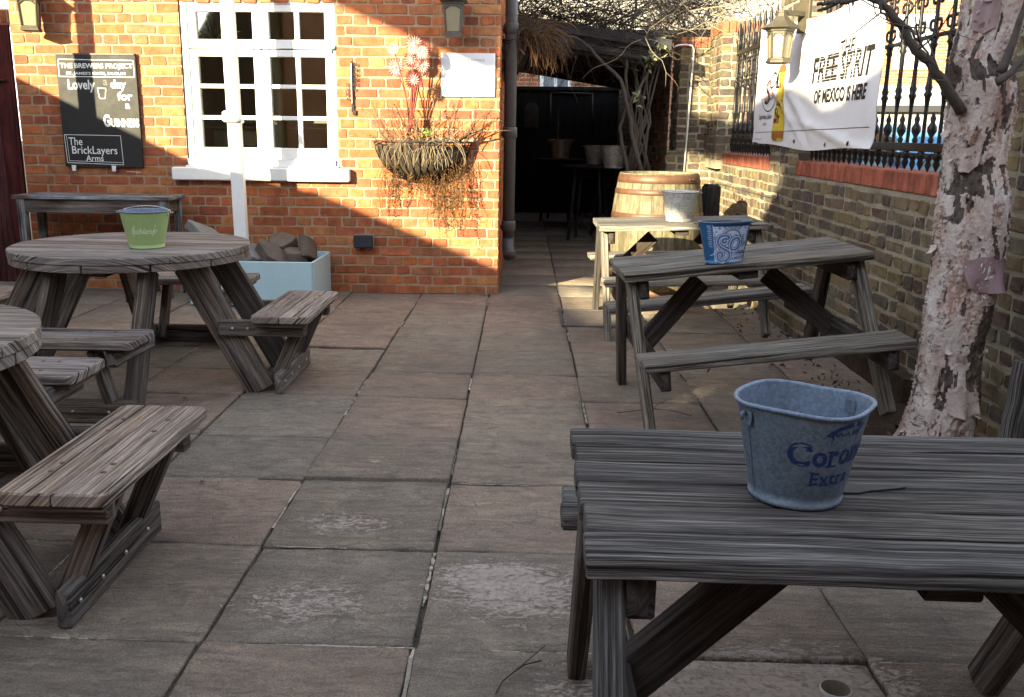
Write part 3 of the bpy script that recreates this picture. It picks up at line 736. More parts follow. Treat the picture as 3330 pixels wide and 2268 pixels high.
# coping of the low wall
for ya, yb in ((2.4, 3.6), (4.67, 7.075), (7.865, 9.73)):
    y = ya
    while y < yb - .04:
        f = R.uniform(.8, 1.15)
        Wl.beam(wl(XW - .006 + R.uniform(-.003, .003), y + .033, ZC + .058), wl(XW + .24, y + .033, ZC + .058 + R.uniform(-.002, .002)), .064, .106, bev=.005, mat=2, col=(.30 * f, .095 * f, .06 * f)); y += .0715
    Wl.box(wl(XW + .006, ya, ZC), wl(XW + .23, yb, ZC + .10), 1); Wl.box(wl(XW + .24, ya, ZC - .4), wl(XW + .36, yb, ZC + .085), 1)
Wl.build('wall', mats_w, bwl)
# low raised bed kerb in front of the wall
kb = MB(); 
brickwork(kb, (1.86, 0, 0), (0, 1, 0), (-1, 0, 0), 5.95, YR, 0, .175, CH, YEL, **SB)
brickwork(kb, (0, 5.948, 0), (1, 0, 0), (0, -1, 0), 1.86, 1.965, 0, .175, CH, YEL, **SB)
kb.box((1.864, 5.955, 0), (1.965, YR, .17), 1)
y = 5.95
while y < YR - .1:
    kb.beam((1.912, y + .1, .176), (1.912, y + .31, .176), .098, .012, bev=.004, mat=0, col=R.choice(YEL)); y += .225
ke = kb.build('bed_kerb', mats_w); tag(ke, 'low two-course brick kerb edging the bed along the foot of the wall', 'kerb')
mb = MB(); mb.box((1.5, -3, -.03), (2.06, 4.6, .012)); mb.box((1.962, 4.6, -.03), (2.06, YR, .14))
tag(mb.build('soil_bed', M['soil']), kind='structure')
# ------------------------------------------------------------------ picnic tables
def picnic(loc, rz, tilt, mat, n, label, L=1.11, W=.62, zt=.74, so=.65, sw=.22, zs=.43, legdz=0., th=.038, seatn=2, seg=8):
    t = empty('picnic_table', loc, rz, label, 'picnic table', 'A-frame wooden picnic tables')
    t.rotation_euler = (0, -tilt, rz)
    wm = M[mat]; J = .0016
    mb = MB(); pw = W / n
    for i in range(n):
        y = -W / 2 + pw * (i + .5); e0, e1 = R.uniform(-.004, .003), R.uniform(-.003, .004)
        mb.beam((-L / 2 + e0, y, zt - th / 2 + R.uniform(-.002, .001)), (L / 2 + e1, y + R.uniform(-.002, .002), zt - th / 2 + R.uniform(-.002, .001)), pw - R.uniform(.004, .0075), th - R.uniform(0, .002), bev=.0028, seg=seg, jit=J)
    mb.build('tabletop', wm, t)
    for s in (-1, 1):
        mb = MB(); q = sw / seatn
        for i in range(seatn):
            y = s * so - sw / 2 + q * (i + .5); e0 = R.uniform(-.012, .012)
            mb.beam((-L / 2 + e0, y, zs - th / 2), (L / 2 + e0 * .5, y + R.uniform(-.003, .003), zs - th / 2), q - .007, th, bev=.006, seg=seg, jit=J)
        mb.build('seat', wm, t)
    for sx in (-1, 1):
        x = sx * (L / 2 - .042); dz = legdz * (1 if sx < 0 else -1)
        for sy in (-1, 1):
            mb = MB()
            mb.beam((x, sy * .17, zt - th - .002), (x, sy * (so - .085), dz - .0 - (.0)), .045, .092, up=(0, 1, 0), bev=.005, seg=4, jit=.001)
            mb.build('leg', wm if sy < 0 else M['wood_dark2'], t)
        xi = sx * (L / 2 - .042 - .046)
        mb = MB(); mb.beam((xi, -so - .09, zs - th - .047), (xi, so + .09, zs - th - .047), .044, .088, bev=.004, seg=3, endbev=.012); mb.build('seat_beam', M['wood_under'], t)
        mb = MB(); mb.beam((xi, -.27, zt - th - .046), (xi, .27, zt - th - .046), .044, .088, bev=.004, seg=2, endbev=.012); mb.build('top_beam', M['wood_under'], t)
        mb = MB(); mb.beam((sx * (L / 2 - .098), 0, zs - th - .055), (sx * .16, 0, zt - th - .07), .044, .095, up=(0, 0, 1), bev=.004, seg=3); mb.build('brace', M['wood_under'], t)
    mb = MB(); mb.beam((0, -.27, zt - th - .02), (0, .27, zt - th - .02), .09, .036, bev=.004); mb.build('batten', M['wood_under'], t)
    return t
T1 = picnic((.665, 1.555, 0), -.012, 0, 'wood_grey', 6, 'dark grey weathered picnic table nearest the camera, carrying the large steel bucket', seg=14)
T2 = picnic((1.095, 4.44, .050), .03, .109, 'wood_table', 5, 'leaning picnic table in the middle of the row, with the blue sun-printed bucket', W=.60, so=.63, L=1.12, legdz=-.055)
T3 = picnic((1.11, 6.58, .01), 0, .03, 'wood_table', 4, 'partly sunlit picnic table farthest back, in front of the barrel', L=1.13, W=.64, legdz=-.02)
# rotten slot and a split in the nearest top (black sheet painting the shade inside the hole)
mb = MB()
pts = [(.53, 1.560), (.545, 1.532), (.575, 1.522), (.600, 1.524), (.618, 1.534), (.640, 1.540), (.672, 1.549), (.690, 1.556), (.672, 1.560), (.640, 1.560), (.610, 1.562), (.590, 1.570), (.56, 1.572)]
mb.prism([(x - .665, y - 1.555) for x, y in pts], (0, 0, .7395), (1, 0, 0), (0, 1, 0), (0, 0, 1), .0035, bev=.0005)
mb.build('rotted_slot', M['black'], T1)

# ------------------------------------------------------------------ round tables
def arc_poly(r, y0, y1, n=14):
    """slice of a disc radius r between y0 and y1"""
    y0 = max(y0, -r + 1e-4); y1 = min(y1, r - 1e-4)
    a0, a1 = math.asin(y0 / r), math.asin(y1 / r)
    rt = [(r * math.cos(a0 + (a1 - a0) * i / n), r * math.sin(a0 + (a1 - a0) * i / n)) for i in range(n + 1)]
    return rt + [(-x, y) for x, y in rt[::-1]]
def round_table(loc, rz, label, bench_labels=None, r=.615, zt=.74):
    t = empty('round_picnic_table', loc, rz, label, 'picnic table', 'round eight seater picnic tables')
    mb = MB(); n = 9; pw = 2 * r / n
    for i in range(n):
        y0 = -r + i * pw + .0025; y1 = -r + (i + 1) * pw - .0025
        mb.prism(arc_poly(r + R.uniform(-.003, .003), y0, y1), (0, 0, zt - .036 + R.uniform(-.001, .001)), (1, 0, 0), (0, 1, 0), (0, 0, 1), .036, bev=.004)
    mb.build('tabletop', M['wood_round'], t)
    mb = MB(); m = 12
    for k in range(m):
        a0 = 2 * pi * k / m + .008; a1 = 2 * pi * (k + 1) / m - .008
        ro = r - .006; ri = r - .13
        out = [(ro * math.cos(a0 + (a1 - a0) * i / 5), ro * math.sin(a0 + (a1 - a0) * i / 5)) for i in range(6)]
        mb.prism(out + [(ri * math.cos(a1), ri * math.sin(a1)), (ri * math.cos(a0), ri * math.sin(a0))], (0, 0, zt - .036 - .037), (1, 0, 0), (0, 1, 0), (0, 0, 1), .035, bev=.003)
    mb.build('rim', M['wood_round'], t)
    zb = .43
    for k in range(4):
        a = k * pi / 2; rd = V((math.cos(a), math.sin(a), 0)); tg = V((-math.sin(a), math.cos(a), 0))
        P = lambda rr, tt, z: rd * rr + tg * tt + V((0, 0, z))
        for s in (-1, 1):
            mb = MB(); mb.beam(P(.38, s * .235, zt - .075), P(.745, s * .255, .005), .048, .150, up=rd, bev=.005, seg=4, jit=.001); mb.build('leg', M['wood_brown'], t)
            mb = MB(); mb.beam(P(.54, s * .287, zb - .082), P(1.0, s * .287, zb - .082), .045, .080, bev=.004, endbev=.012)
            be = mb.build('seat_bearer', M['wood_brown'], t)
            for q in (.62, .70):
                mb = MB(); c = P(q, s * .3105, zb - .082); mb.tube([c, c + tg * (s * .004), c + tg * (s * .007)], [.009, .008, .003], 8); mb.build('bolt', M['bolt'], be)
            mb = MB(); mb.beam(P(.965, s * .20, zb - .04), P(.80, s * .20, .03), .044, .07, up=rd, bev=.004, seg=2); mb.build('seat_post', M['wood_brown'], t)
        mb = MB(); mb.beam(P(.850, -.325, .058), P(.850, .325, .058), .042, .112, bev=.006, seg=4, jit=.001); fo = mb.build('foot_rail', M['wood_brown'], t)
        for q in (-.27, -.13, .03, .20):
            mb = MB(); c = P(.872, q, .062); mb.tube([c, c + rd * .004, c + rd * .007], [.0085, .0075, .003], 8); mb.build('bolt', M['bolt'], fo)
        be = MB(); bw_ = .148
        for j, rr in enumerate((.735 + bw_ / 2, .739 + bw_ * 1.5)):
            ln = .79; c0 = .03
            s1 = -1 if j == 0 else 1   # outer corner rounded
            poly = []
            hw = bw_ / 2
            def corner(x, y, sx, sy, rad): return [(x - sx * rad + sx * rad * math.cos(t_), y - sy * rad + sy * rad * math.sin(t_)) for t_ in (np.linspace(0, pi / 2, 5) if sx * sy > 0 else np.linspace(pi / 2, 0, 5))]
            def rc(sx, sy): return .035 if sx == s1 else .005
            poly += corner(hw, ln / 2, 1, 1, rc(1, 1)) + corner(-hw, ln / 2, -1, 1, rc(-1, 1)) + corner(-hw, -ln / 2, -1, -1, rc(-1, 1)) + corner(hw, -ln / 2, 1, -1, rc(1, 1))
            # grain runs along the bench: swap axes so that u follows the length
            be.prism([(y, -x) for x, y in poly], P(rr, 0, zb - .038), tg, -rd, V((0, 0, 1)), .038, bev=.005)
        b = be.build('bench', M['wood_round'] if k % 2 else M['wood_bench'], t)
        for s in (-1, 1): mb = MB(); mb.beam(P(.755, s * .34, zb - .05), P(1.01, s * .34, zb - .05), .06, .022, bev=.003); mb.build('cleat', M['wood_brown'], b)
        for rr in (.81, .955):
            for q in (-.235, -.17, .12, .235): mb = MB(); mb.lathe([(.0, .0025), (.008, .002), (.0095, 0)], P(rr, q, zb), 8); mb.build('screw', M['rust'], b)
    mb = MB(); mb.beam((-.44, 0, zt - .094), (.44, 0, zt - .094), .09, .04, bev=.004); mb.beam((0, -.44, zt - .094), (0, -.05, zt - .094), .09, .04, bev=.004); mb.beam((0, .05, zt - .094), (0, .44, zt - .094), .09, .04, bev=.004)
    mb.build('underframe', M['wood_brown'], t)
    return t
RA = round_table((-2.105, 4.88, 0), .0, 'round picnic table with four attached benches, green bucket on top')
RB = round_table((-2.09, 2.56, 0), .0, 'round picnic table cut off by the left edge, nearest the camera')

# ------------------------------------------------------------------ buckets
def bucket(name, loc, rz, r0, r1, h, mat, inmat, label, shape=None, rim=.004, handle=None, tilt=(0, 0), bend=None, cat='bucket', n=48, group='metal beer buckets'):
    t = empty(name, loc, rz, label, cat, group); t.rotation_euler = (tilt[0], tilt[1], rz)
    B = bend or (lambda x, y, z: (x, y, z))
    mb = MB(); m = 12
    mb.lathe([(0, .004), (r0 * .97, .004), (r0, 0), (r0 * 1.012, .004), (r0 * 1.0, .010)] + [(r0 + (r1 - r0) * i / m, .010 + (h - .010) * i / m) for i in range(m + 1)], n=n, shape=shape)
    mb.v = [B(*p) for p in mb.v]; mb.build('body', mat, t)
    mb = MB(); e = .0025
    mb.lathe([(r1 - e - (r1 - r0) * i / m, h - (h - .008) * i / m) for i in range(m + 1)] + [(0, .008)], n=n, shape=shape)
    mb.v = [B(*p) for p in mb.v]; mb.build('lining', inmat, t)
    mb = MB(); pr = [(r1 + rim * .4 + rim * math.cos(a), h + rim * math.sin(a)) for a in np.linspace(-pi, pi, 9)]
    mb.lathe(pr, n=n, shape=shape); mb.v = [B(*p) for p in mb.v]; mb.build('rim', inmat if handle != 'none' else mat, t)
    return t
def oval(k, p=2.0):
    def f(r, a):
        c, s = math.cos(a), math.sin(a)
        return (r * abs(c) ** (2 / p) * (1 if c > 0 else -1), r * k * abs(s) ** (2 / p) * (1 if s > 0 else -1))
    return f
def on_bucket(r0, r1, h, shape=None, bend=None, a0=-pi / 2, e=.0012):
    """surface map: x = arc length from angle a0, y = height"""
    ra = (r0 + r1) / 2
    def fn(x, y):
        a = a0 + x / ra; t = max(0, min(1, (y - .01) / (h - .01))); r = r0 + (r1 - r0) * t + e
        px_, py_ = (r * math.cos(a), r * math.sin(a)) if shape is None else shape(r, a)
        return bend(px_, py_, y) if bend else (px_, py_, y)
    return fn
def wire_handle(t, r, h, mat, lift=.02, back=.6, over=.012, sx=1, shape_k=1.):
    """bail handle lying back over the rim, pivots at +-x"""
    mb = MB(); P = []
    for i in range(25):
        a = pi * i / 24
        P.append((math.cos(a) * (r + over), math.sin(a) * r * back * shape_k, h - .012 + math.sin(a) * lift))
    mb.tube(P, .0024, 6); 
    for s in (-1, 1): mb.tube([(s * (r + over), 0, h - .012), (s * (r + over + .012), 0, h - .004), (s * (r + over + .016), 0, h - .010)], .0024, 6)
    hd = mb.build('handle', mat, t)
    for s in (-1, 1):
        mb = MB(); mb.lathe([(0, .004), (.008, .004), (.009, 0)], n=8)
        mb.v = [(s * (r * .985 + z), x, h - .018 + y) for x, y, z in mb.v]; mb.build('ear', mat, t)

# green bucket on the round table
gb = bucket('green_bucket', (-1.965, 4.73, .7405), 0, .088, .124, .19, M['green_paint'], M['galv_in'], 'lime green metal bucket with bow tie logo on the round table')
wire_handle(gb, .124, .19, M['galv'], lift=.034, back=.35)
fn = on_bucket(.088, .124, .19, a0=-pi / 2 + .32)
mb = MB(); bt = [(-.062, .072), (-.058, .100), (-.048, .118), (0.004, .102), (.052, .118), (.058, .076), (.004, .085), (-.053, .070)]
bt = [(-.060, .068), (-.048, .122), (.002, .106), (.054, .124), (.042, .070), (.000, .084)]
flat_line(mb, bt, .0030, fn, 0, True)
put_text(mb, 'Budweiser', -.068, .079, .136, .032, fn, off=.004, shear=.3)
mb.build('lettering', M['mint'], gb)

# silver bucket on the far picnic table
sb = bucket('galvanised_bucket', (1.095, 6.52, .752), .0, .088, .125, .205, M['galv'], M['galv'], 'shiny galvanised bucket in full sun on the farthest picnic table')
wire_handle(sb, .125, .205, M['galv'], lift=.006, back=.75)
fn = on_bucket(.088, .125, .205, a0=-pi / 2 + .25)
mb = MB(); wing = [(-.075, .095), (-.03, .105), (0, .098), (.03, .108), (.072, .122), (.055, .100), (.062, .095), (.045, .085), (.05, .078), (.03, .078), (0, .088), (-.03, .080), (-.05, .080)]
flat_line(mb, wing, .003, fn, 0, True); mb.build('lettering', M['mint'], sb)

# blue sun bucket on the middle picnic table
sh = oval(.62, 2.15)
ub = bucket('blue_bucket', (.925, 4.22, .775), -.02, .096, .132, .212, M['blue_print'], M['galv_in'], 'blue oval bucket printed with a sun face, on the leaning middle picnic table', shape=sh, tilt=(0, -.04))
wire_handle(ub, .132, .212, M['rust'], lift=.006, back=.95, shape_k=.62)
r0, r1, h = .096, .132, .212
ra = (r0 + r1) / 2
def sol(x, y, e=.0012):
    """printed face: x across the front of the oval (-.11...11), y height"""
    t = max(0, min(1, (y - .01) / (h - .01))); r = r0 + (r1 - r0) * t + e
    u = x / .114 * .97
    a = -pi / 2 + math.asin(max(-.999, min(.999, u))) * .93
    p = sh(r, a); return (p[0], p[1], y)
def S1(e): return lambda x, y: sol(x, y, e)
mb = MB()
def grid_patch(mb, x0, x1, y0, y1, nx, ny, fn, mat):
    P = [fn(x0 + (x1 - x0) * i / nx, y0 + (y1 - y0) * j / ny) for j in range(ny + 1) for i in range(nx + 1)]
    mb.add(P, [(j * (nx + 1) + i, j * (nx + 1) + i + 1, (j + 1) * (nx + 1) + i + 1, (j + 1) * (nx + 1) + i) for j in range(ny) for i in range(nx)], None, mat)
def disc_patch(mb, cx, cy, rx, ry, fn, mat, n=28, a0=0, a1=2 * pi):
    pts = [(cx + rx * math.cos(a0 + (a1 - a0) * i / n), cy + ry * math.sin(a0 + (a1 - a0) * i / n)) for i in range(n + 1)]
    c = fn(cx, cy); mb.add([c] + [fn(*p) for p in pts], [(0, i + 1, i + 2) for i in range(n)], None, mat)
grid_patch(mb, -.068, .106, .012, .200, 24, 8, S1(.0012), 1)                                   # pale print field
grid_patch(mb, -.066, .106, .192, .2035, 24, 1, S1(.0016), 0)
cxs, cys = .024, .128
for i in range(34):                                                                             # rays
    a = pi * (i + .5) / 34
    r2, r3 = .047, .088 + .012 * (i % 3 == 0)
    pts = [(cxs + r2 * math.cos(a - .02), cys + r2 * math.sin(a - .02)), (cxs + r3 * math.cos(a - .036), cys + min(.073, r3 * math.sin(a - .036))), (cxs + r3 * math.cos(a + .012), cys + min(.073, r3 * math.sin(a + .012))), (cxs + r2 * math.cos(a + .01), cys + r2 * math.sin(a + .01))]
    pts = [(max(-.066, min(.105, x)), y) for x, y in pts]
    flat_poly(mb, pts, S1(.0020), 0)
disc_patch(mb, cxs, cys, .046, .049, S1(.0024), 0); disc_patch(mb, cxs, cys, .042, .045, S1(.0028), 1)
for s in (-1, 1):                                                                               # eyes and brows of the printed sun
    flat_line(mb, [(cxs + s * .006, cys + .018), (cxs + s * .012, cys + .023), (cxs + s * .024, cys + .021), (cxs + s * .031, cys + .015)], .0028, S1(.0032), 0)
    flat_line(mb, [(cxs + s * .008, cys + .010), (cxs + s * .016, cys + .0155), (cxs + s * .026, cys + .010)], .0016, S1(.0032), 0)
    disc_patch(mb, cxs + s * .016, cys + .0105, .0038, .0035, S1(.0032), 0, 10)
flat_line(mb, [(cxs - .001, cys + .016), (cxs - .004, cys - .004)], .0016, S1(.0032), 0)
def spiral(cx, cy, r0_, a0, a1, k, n=18, ex=1.): return [(cx + r0_ * (1 + (k - 1) * i / n) * math.cos(a0 + (a1 - a0) * i / n) * ex, cy + r0_ * (1 + (k - 1) * i / n) * math.sin(a0 + (a1 - a0) * i / n)) for i in range(n + 1)]
Sc = spiral(-.020, .120, .010, -2.6, 3.4, 2.5) 
Spath = [(-.004, .118), (-.010, .110), (-.020, .112), (-.022, .122), (-.012, .131), (.004, .130), (.010, .140), (-.004, .148), (-.026, .146), (-.042, .132), (-.046, .110), (-.034, .090), (-.012, .078), (.010, .066), (.018, .044), (.008, .024), (-.014, .014), (-.036, .018), (-.049, .034), (-.050, .054), (-.038, .064), (-.024, .060), (-.018, .048), (-.026, .040)]
def smooth_path(P, it=2):
    for _ in range(it):
        Q = [P[0]]
        for a, b in zip(P[:-1], P[1:]):
            Q += [(a[0] * .75 + b[0] * .25, a[1] * .75 + b[1] * .25), (a[0] * .25 + b[0] * .75, a[1] * .25 + b[1] * .75)]
        P = Q + [P[-1]]
    return P
SP = smooth_path(Spath)
OP = [(.042 + .024 * math.cos(a), .103 + .030 * math.sin(a) + .25 * .024 * math.cos(a)) for a in np.linspace(0, 2 * pi, 26)]
LP = [(.076, .142), (.079, .098), (.097, .106)]
for pth, ws in ((SP, (.025, .019, .0105)), (OP, (.025, .019, .0105)), (LP, (.021, .015, .008))):
    flat_line(mb, pth, ws[0], S1(.0036), 0); flat_line(mb, pth, ws[1], S1(.0040), 1); flat_line(mb, pth, ws[2], S1(.0044), 2)
grid_patch(mb, .022, .106, .056, .072, 10, 1, S1(.0036), 0); put_text(mb, 'CERVEZA', .028, .0585, .080, .011, S1(.0046), 1, off=.02, slope=.06)
put_text(mb, 'ORIGINAL', .030, .044, .062, .006, S1(.0036), 0, off=.01, slope=.08); put_text(mb, 'DE MEXICO', .022, .022, .082, .012, S1(.0036), 0, off=.02, slope=.12)
for j in range(12):                                                                              # hatch lines on the blue end
    y = .195 - j * .0095; flat_line(mb, [(-.095 + (j % 3) * .002, y), (-.078 + (j % 2) * .002, y - .0008)], .0028, S1(.0014), 1)
for j in range(8): flat_line(mb, [(-.066, .135 - j * .009), (-.052, .139 - j * .008)], .003, S1(.0020), 0)
flat_line(mb, [(-.09, .045), (-.075, .05), (-.066, .06)], .004, S1(.0014), 1)
mb.build('sun_print', [M['navy'], M['pale_print'], M['mid_print']], ub); ub.scale = (.88, .88, .90)

# big dented steel bucket on the nearest table
k_ = .96
def dent(x, y, z):
    t = z / .172; a = math.atan2(y, x)
    f = 1 + t * t * (.060 * max(0, math.cos(a - .05)) ** 24 + .022 * max(0, math.cos(a - pi)) ** 16 - .02 * max(0, math.cos(a - 2.2)) ** 4 + .003 * math.sin(9 * a))
    f += .004 * math.sin(5 * a + z * 30)
    return (x * f, y * f, z + t * .004 * math.sin(3 * a + 1))
shc = oval(k_, 2.0)
cb = bucket('steel_bucket', (.472, 1.495, .7405), -.30, .081, .110, .172, M['galv_blue'], M['galv_in'], 'large dented blue-grey steel bucket on the nearest table', shape=shc, bend=dent, n=72)
CR0, CR1, CHh = .081, .110, .172
fn_ = on_bucket(CR0, CR1, CHh, shc, dent, a0=-pi / 2 + .36, e=.0007); fn = lambda x, y: fn_(x * .94 - .003, .003 + y * .93)
mb = MB()
put_text(mb, 'C', -.052, .085, .040, .047, fn, off=.028); put_text(mb, 'o', -.009, .087, .027, .030, fn, off=.028); put_text(mb, 'r', .021, .089, .019, .030, fn, off=.028)
put_text(mb, 'o', .042, .090, .025, .030, fn, off=.028); put_text(mb, 'n', .070, .092, .025, .030, fn, off=.028); put_text(mb, 'a', .098, .094, .025, .030, fn, off=.028)
for x, y, w_ in ((.018, .0885, .019), (.018, .1175, .009), (.068, .092, .013), (.084, .092, .013), (.067, .1205, .010), (-.020, .118, .009)): flat_line(mb, [(x, y), (x + w_, y + .0006)], .0034, fn)
put_text(mb, 'Extra', -.008, .050, .086, .026, fn, off=.022, slope=.03, space=1.15)
for x, y, w_ in ((-.011, .0505, .008), (-.011, .0755, .008), (.014, .0505, .009), (.024, .0508, .009), (.046, .0515, .011)): flat_line(mb, [(x, y), (x + w_, y)], .0026, fn)
crown = [(.010, .150), (.026, .163), (.048, .170), (.070, .170), (.088, .161), (.076, .153), (.074, .146), (.022, .142), (.020, .149)]
flat_line(mb, crown, .0030, fn, 0, True); flat_line(mb, [(.018, .155), (.034, .163), (.052, .166), (.070, .165), (.082, .160)], .007, fn)
for x in (.024, .034, .048, .062, .070): flat_line(mb, [(x - .004, .148), (x, .156), (x + .004, .149)], .0022, fn)
flat_line(mb, [(.020, .1375), (.074, .142)], .003, fn); flat_line(mb, [(.020, .1325), (.074, .137)], .0018, fn)
mb.build('lettering', M['navy'], cb); cb.scale = (.965, 1.0, 1.0); cb.location.x += .010; cb.location.y += .022
mb = MB(); fs_ = on_bucket(CR0, CR1, CHh, shc, dent, a0=-pi + .62, e=.0014)
flat_line(mb, [(0, .012), (0, .155)], .0013, fs_, 0); fs2 = on_bucket(CR0, CR1, CHh, shc, dent, a0=.62, e=-.0040); flat_line(mb, [(0, .012), (0, .155)], .0013, fs2, 0)
mb.build('seam', M['navy'], cb)
for a_, s in ((-pi + .62, 1), (.62, -1)):
    mb = MB(); p = V(on_bucket(CR0, CR1, CHh, shc, dent, a0=a_, e=.001)(0, .149)); rd = V((p.x, p.y, 0)).normalized() ; tg = V((-rd.y, rd.x, 0))
    mb.prism([(-.013, -.011), (.013, -.011), (.015, 0), (.013, .012), (-.008, .014), (-.013, .006)], p + rd * (.001 if s > 0 else -.007), tg, (0, 0, 1), rd, .0025, bev=.0005)
    q = p + rd * .006 + V((0, 0, .006)); mb.tube([q - tg * .006 + V((0, 0, .003)) - rd * .005, q + rd * .008, q + rd * .005 - V((0, 0, .009))], [.005, .0045, .002], 6)
    mb.build('ear', M['galv_blue'], cb)

# pot and plate under the nearest table
tp = empty('small_pot', (.765, 1.965, .003), 0, 'small whitewashed pot standing on the flaking slab under the nearest table', 'pot')
mb = MB(); mb.lathe([(0, 0), (.022, 0), (.024, .01), (.028, .045), (.029, .046), (.036, .05), (.0365, .066), (.034, .068)], n=28); mb.build('body', M['terracotta'], tp)
mb = MB(); mb.lathe([(.034, .068), (.031, .062), (.027, .052), (.020, .012), (0, .009)], n=28); mb.build('lining', M['coir'] if False else plain('stained_inside', (.20, .165, .12), .8, 0, .2, 30, .2), tp)
mb = MB(); mb.lathe([(0, 0), (.05, 0), (.055, .004), (.085, .014), (.088, .0155), (.084, .0165), (.055, .009), (0, .007)], n=40); o = mb.build('plate', M['terracotta'], None, (.63, 1.865, .004))
tag(o, 'white plate on the flaking slab beside the small pot', 'plate')
# ------------------------------------------------------------------ barrel
ba = empty('wooden_barrel', (1.135, 7.86, 0), .25, 'weathered oak barrel with rusty hoops standing against the sunlit wall', 'barrel')
Hb, Re, Rb_ = 1.03, .325, .385
rad = lambda t: Re + (Rb_ - Re) * (1 - (2 * t - 1) ** 2)
mb = MB(); ns = 24
for k in range(ns):
    a0, a1 = 2 * pi * k / ns + .004, 2 * pi * (k + 1) / ns - .004; col = (R.random(), R.random(), R.random()); vs = []; m = 14
    for i in range(m + 1):
        t = i / m; r = rad(t)
        for a in (a0, (a0 + a1) / 2, a1): vs.append((r * math.cos(a), r * math.sin(a), Hb * t))
    fs = []; uv = []
    for i in range(m):
        for j in range(2):
            b = i * 3 + j; fs.append((b, b + 1, b + 4, b + 3))
            uv.append([(a0 * .38 + j * .05, Hb * i / m), (a0 * .38 + (j + 1) * .05, Hb * i / m), (a0 * .38 + (j + 1) * .05, Hb * (i + 1) / m), (a0 * .38 + j * .05, Hb * (i + 1) / m)])
    mb.add(vs, fs, uv, 0, col, True)
for z, r in ((.0, Re), (Hb - .03, Re)): mb.lathe([(0, z), (Re - .01, z)], n=24)
mb.lathe([(Re - .022, Hb - .03), (Re - .022, Hb), (Re, Hb)], n=36)
mb.build('staves', M['stave'], ba)
for t0, t1 in ((.925, .992), (.835, .878), (.64, .69), (.31, .36), (.12, .165), (.01, .07)):
    mb = MB(); mb.lathe([(rad(t0) + .0005, Hb * t0), (rad(t0) + .004, Hb * t0 + .002), (rad((t0 + t1) / 2) + .0045, Hb * (t0 + t1) / 2), (rad(t1) + .004, Hb * t1 - .002), (rad(t1) + .0005, Hb * t1)], n=48)
    for a in (-1.05, -1.15):
        c = V(((rad(t0) + .004) * math.cos(a), (rad(t0) + .004) * math.sin(a), Hb * (t0 + t1) / 2)); mb.tube([c, c * 1.0 + V((math.cos(a), math.sin(a), 0)) * .005], .008, 8)
    mb.build('hoop', M['hoop'], ba)
mb = MB(); mb.prism([(-.03, -.012), (.045, -.015), (.05, .006), (.01, .014), (-.028, .008)], (rad(.45) * math.cos(-2.0) , rad(.45) * math.sin(-2.0), .26), (math.sin(2.0), math.cos(-2.0) * -1 * -1, 0), (0, 0, 1), (math.cos(-2.0), math.sin(-2.0), 0), .012)
mb.build('bung', M['rust'], ba)
o = MB(); o.beam((0, 0, 0), (0, 0, .92), .17, .06, up=(0, 1, 0), bev=.03, seg=6, jit=.003); o.beam((-.02, .05, 0), (-.02, .05, .80), .12, .05, up=(0, 1, 0), bev=.02, seg=4)
o = o.build('timber_offcut', M['wood_black'], None, (1.665, 8.30, 0)); tag(o, 'upright round-topped dark timber standing behind the barrel by the wall', 'timber')

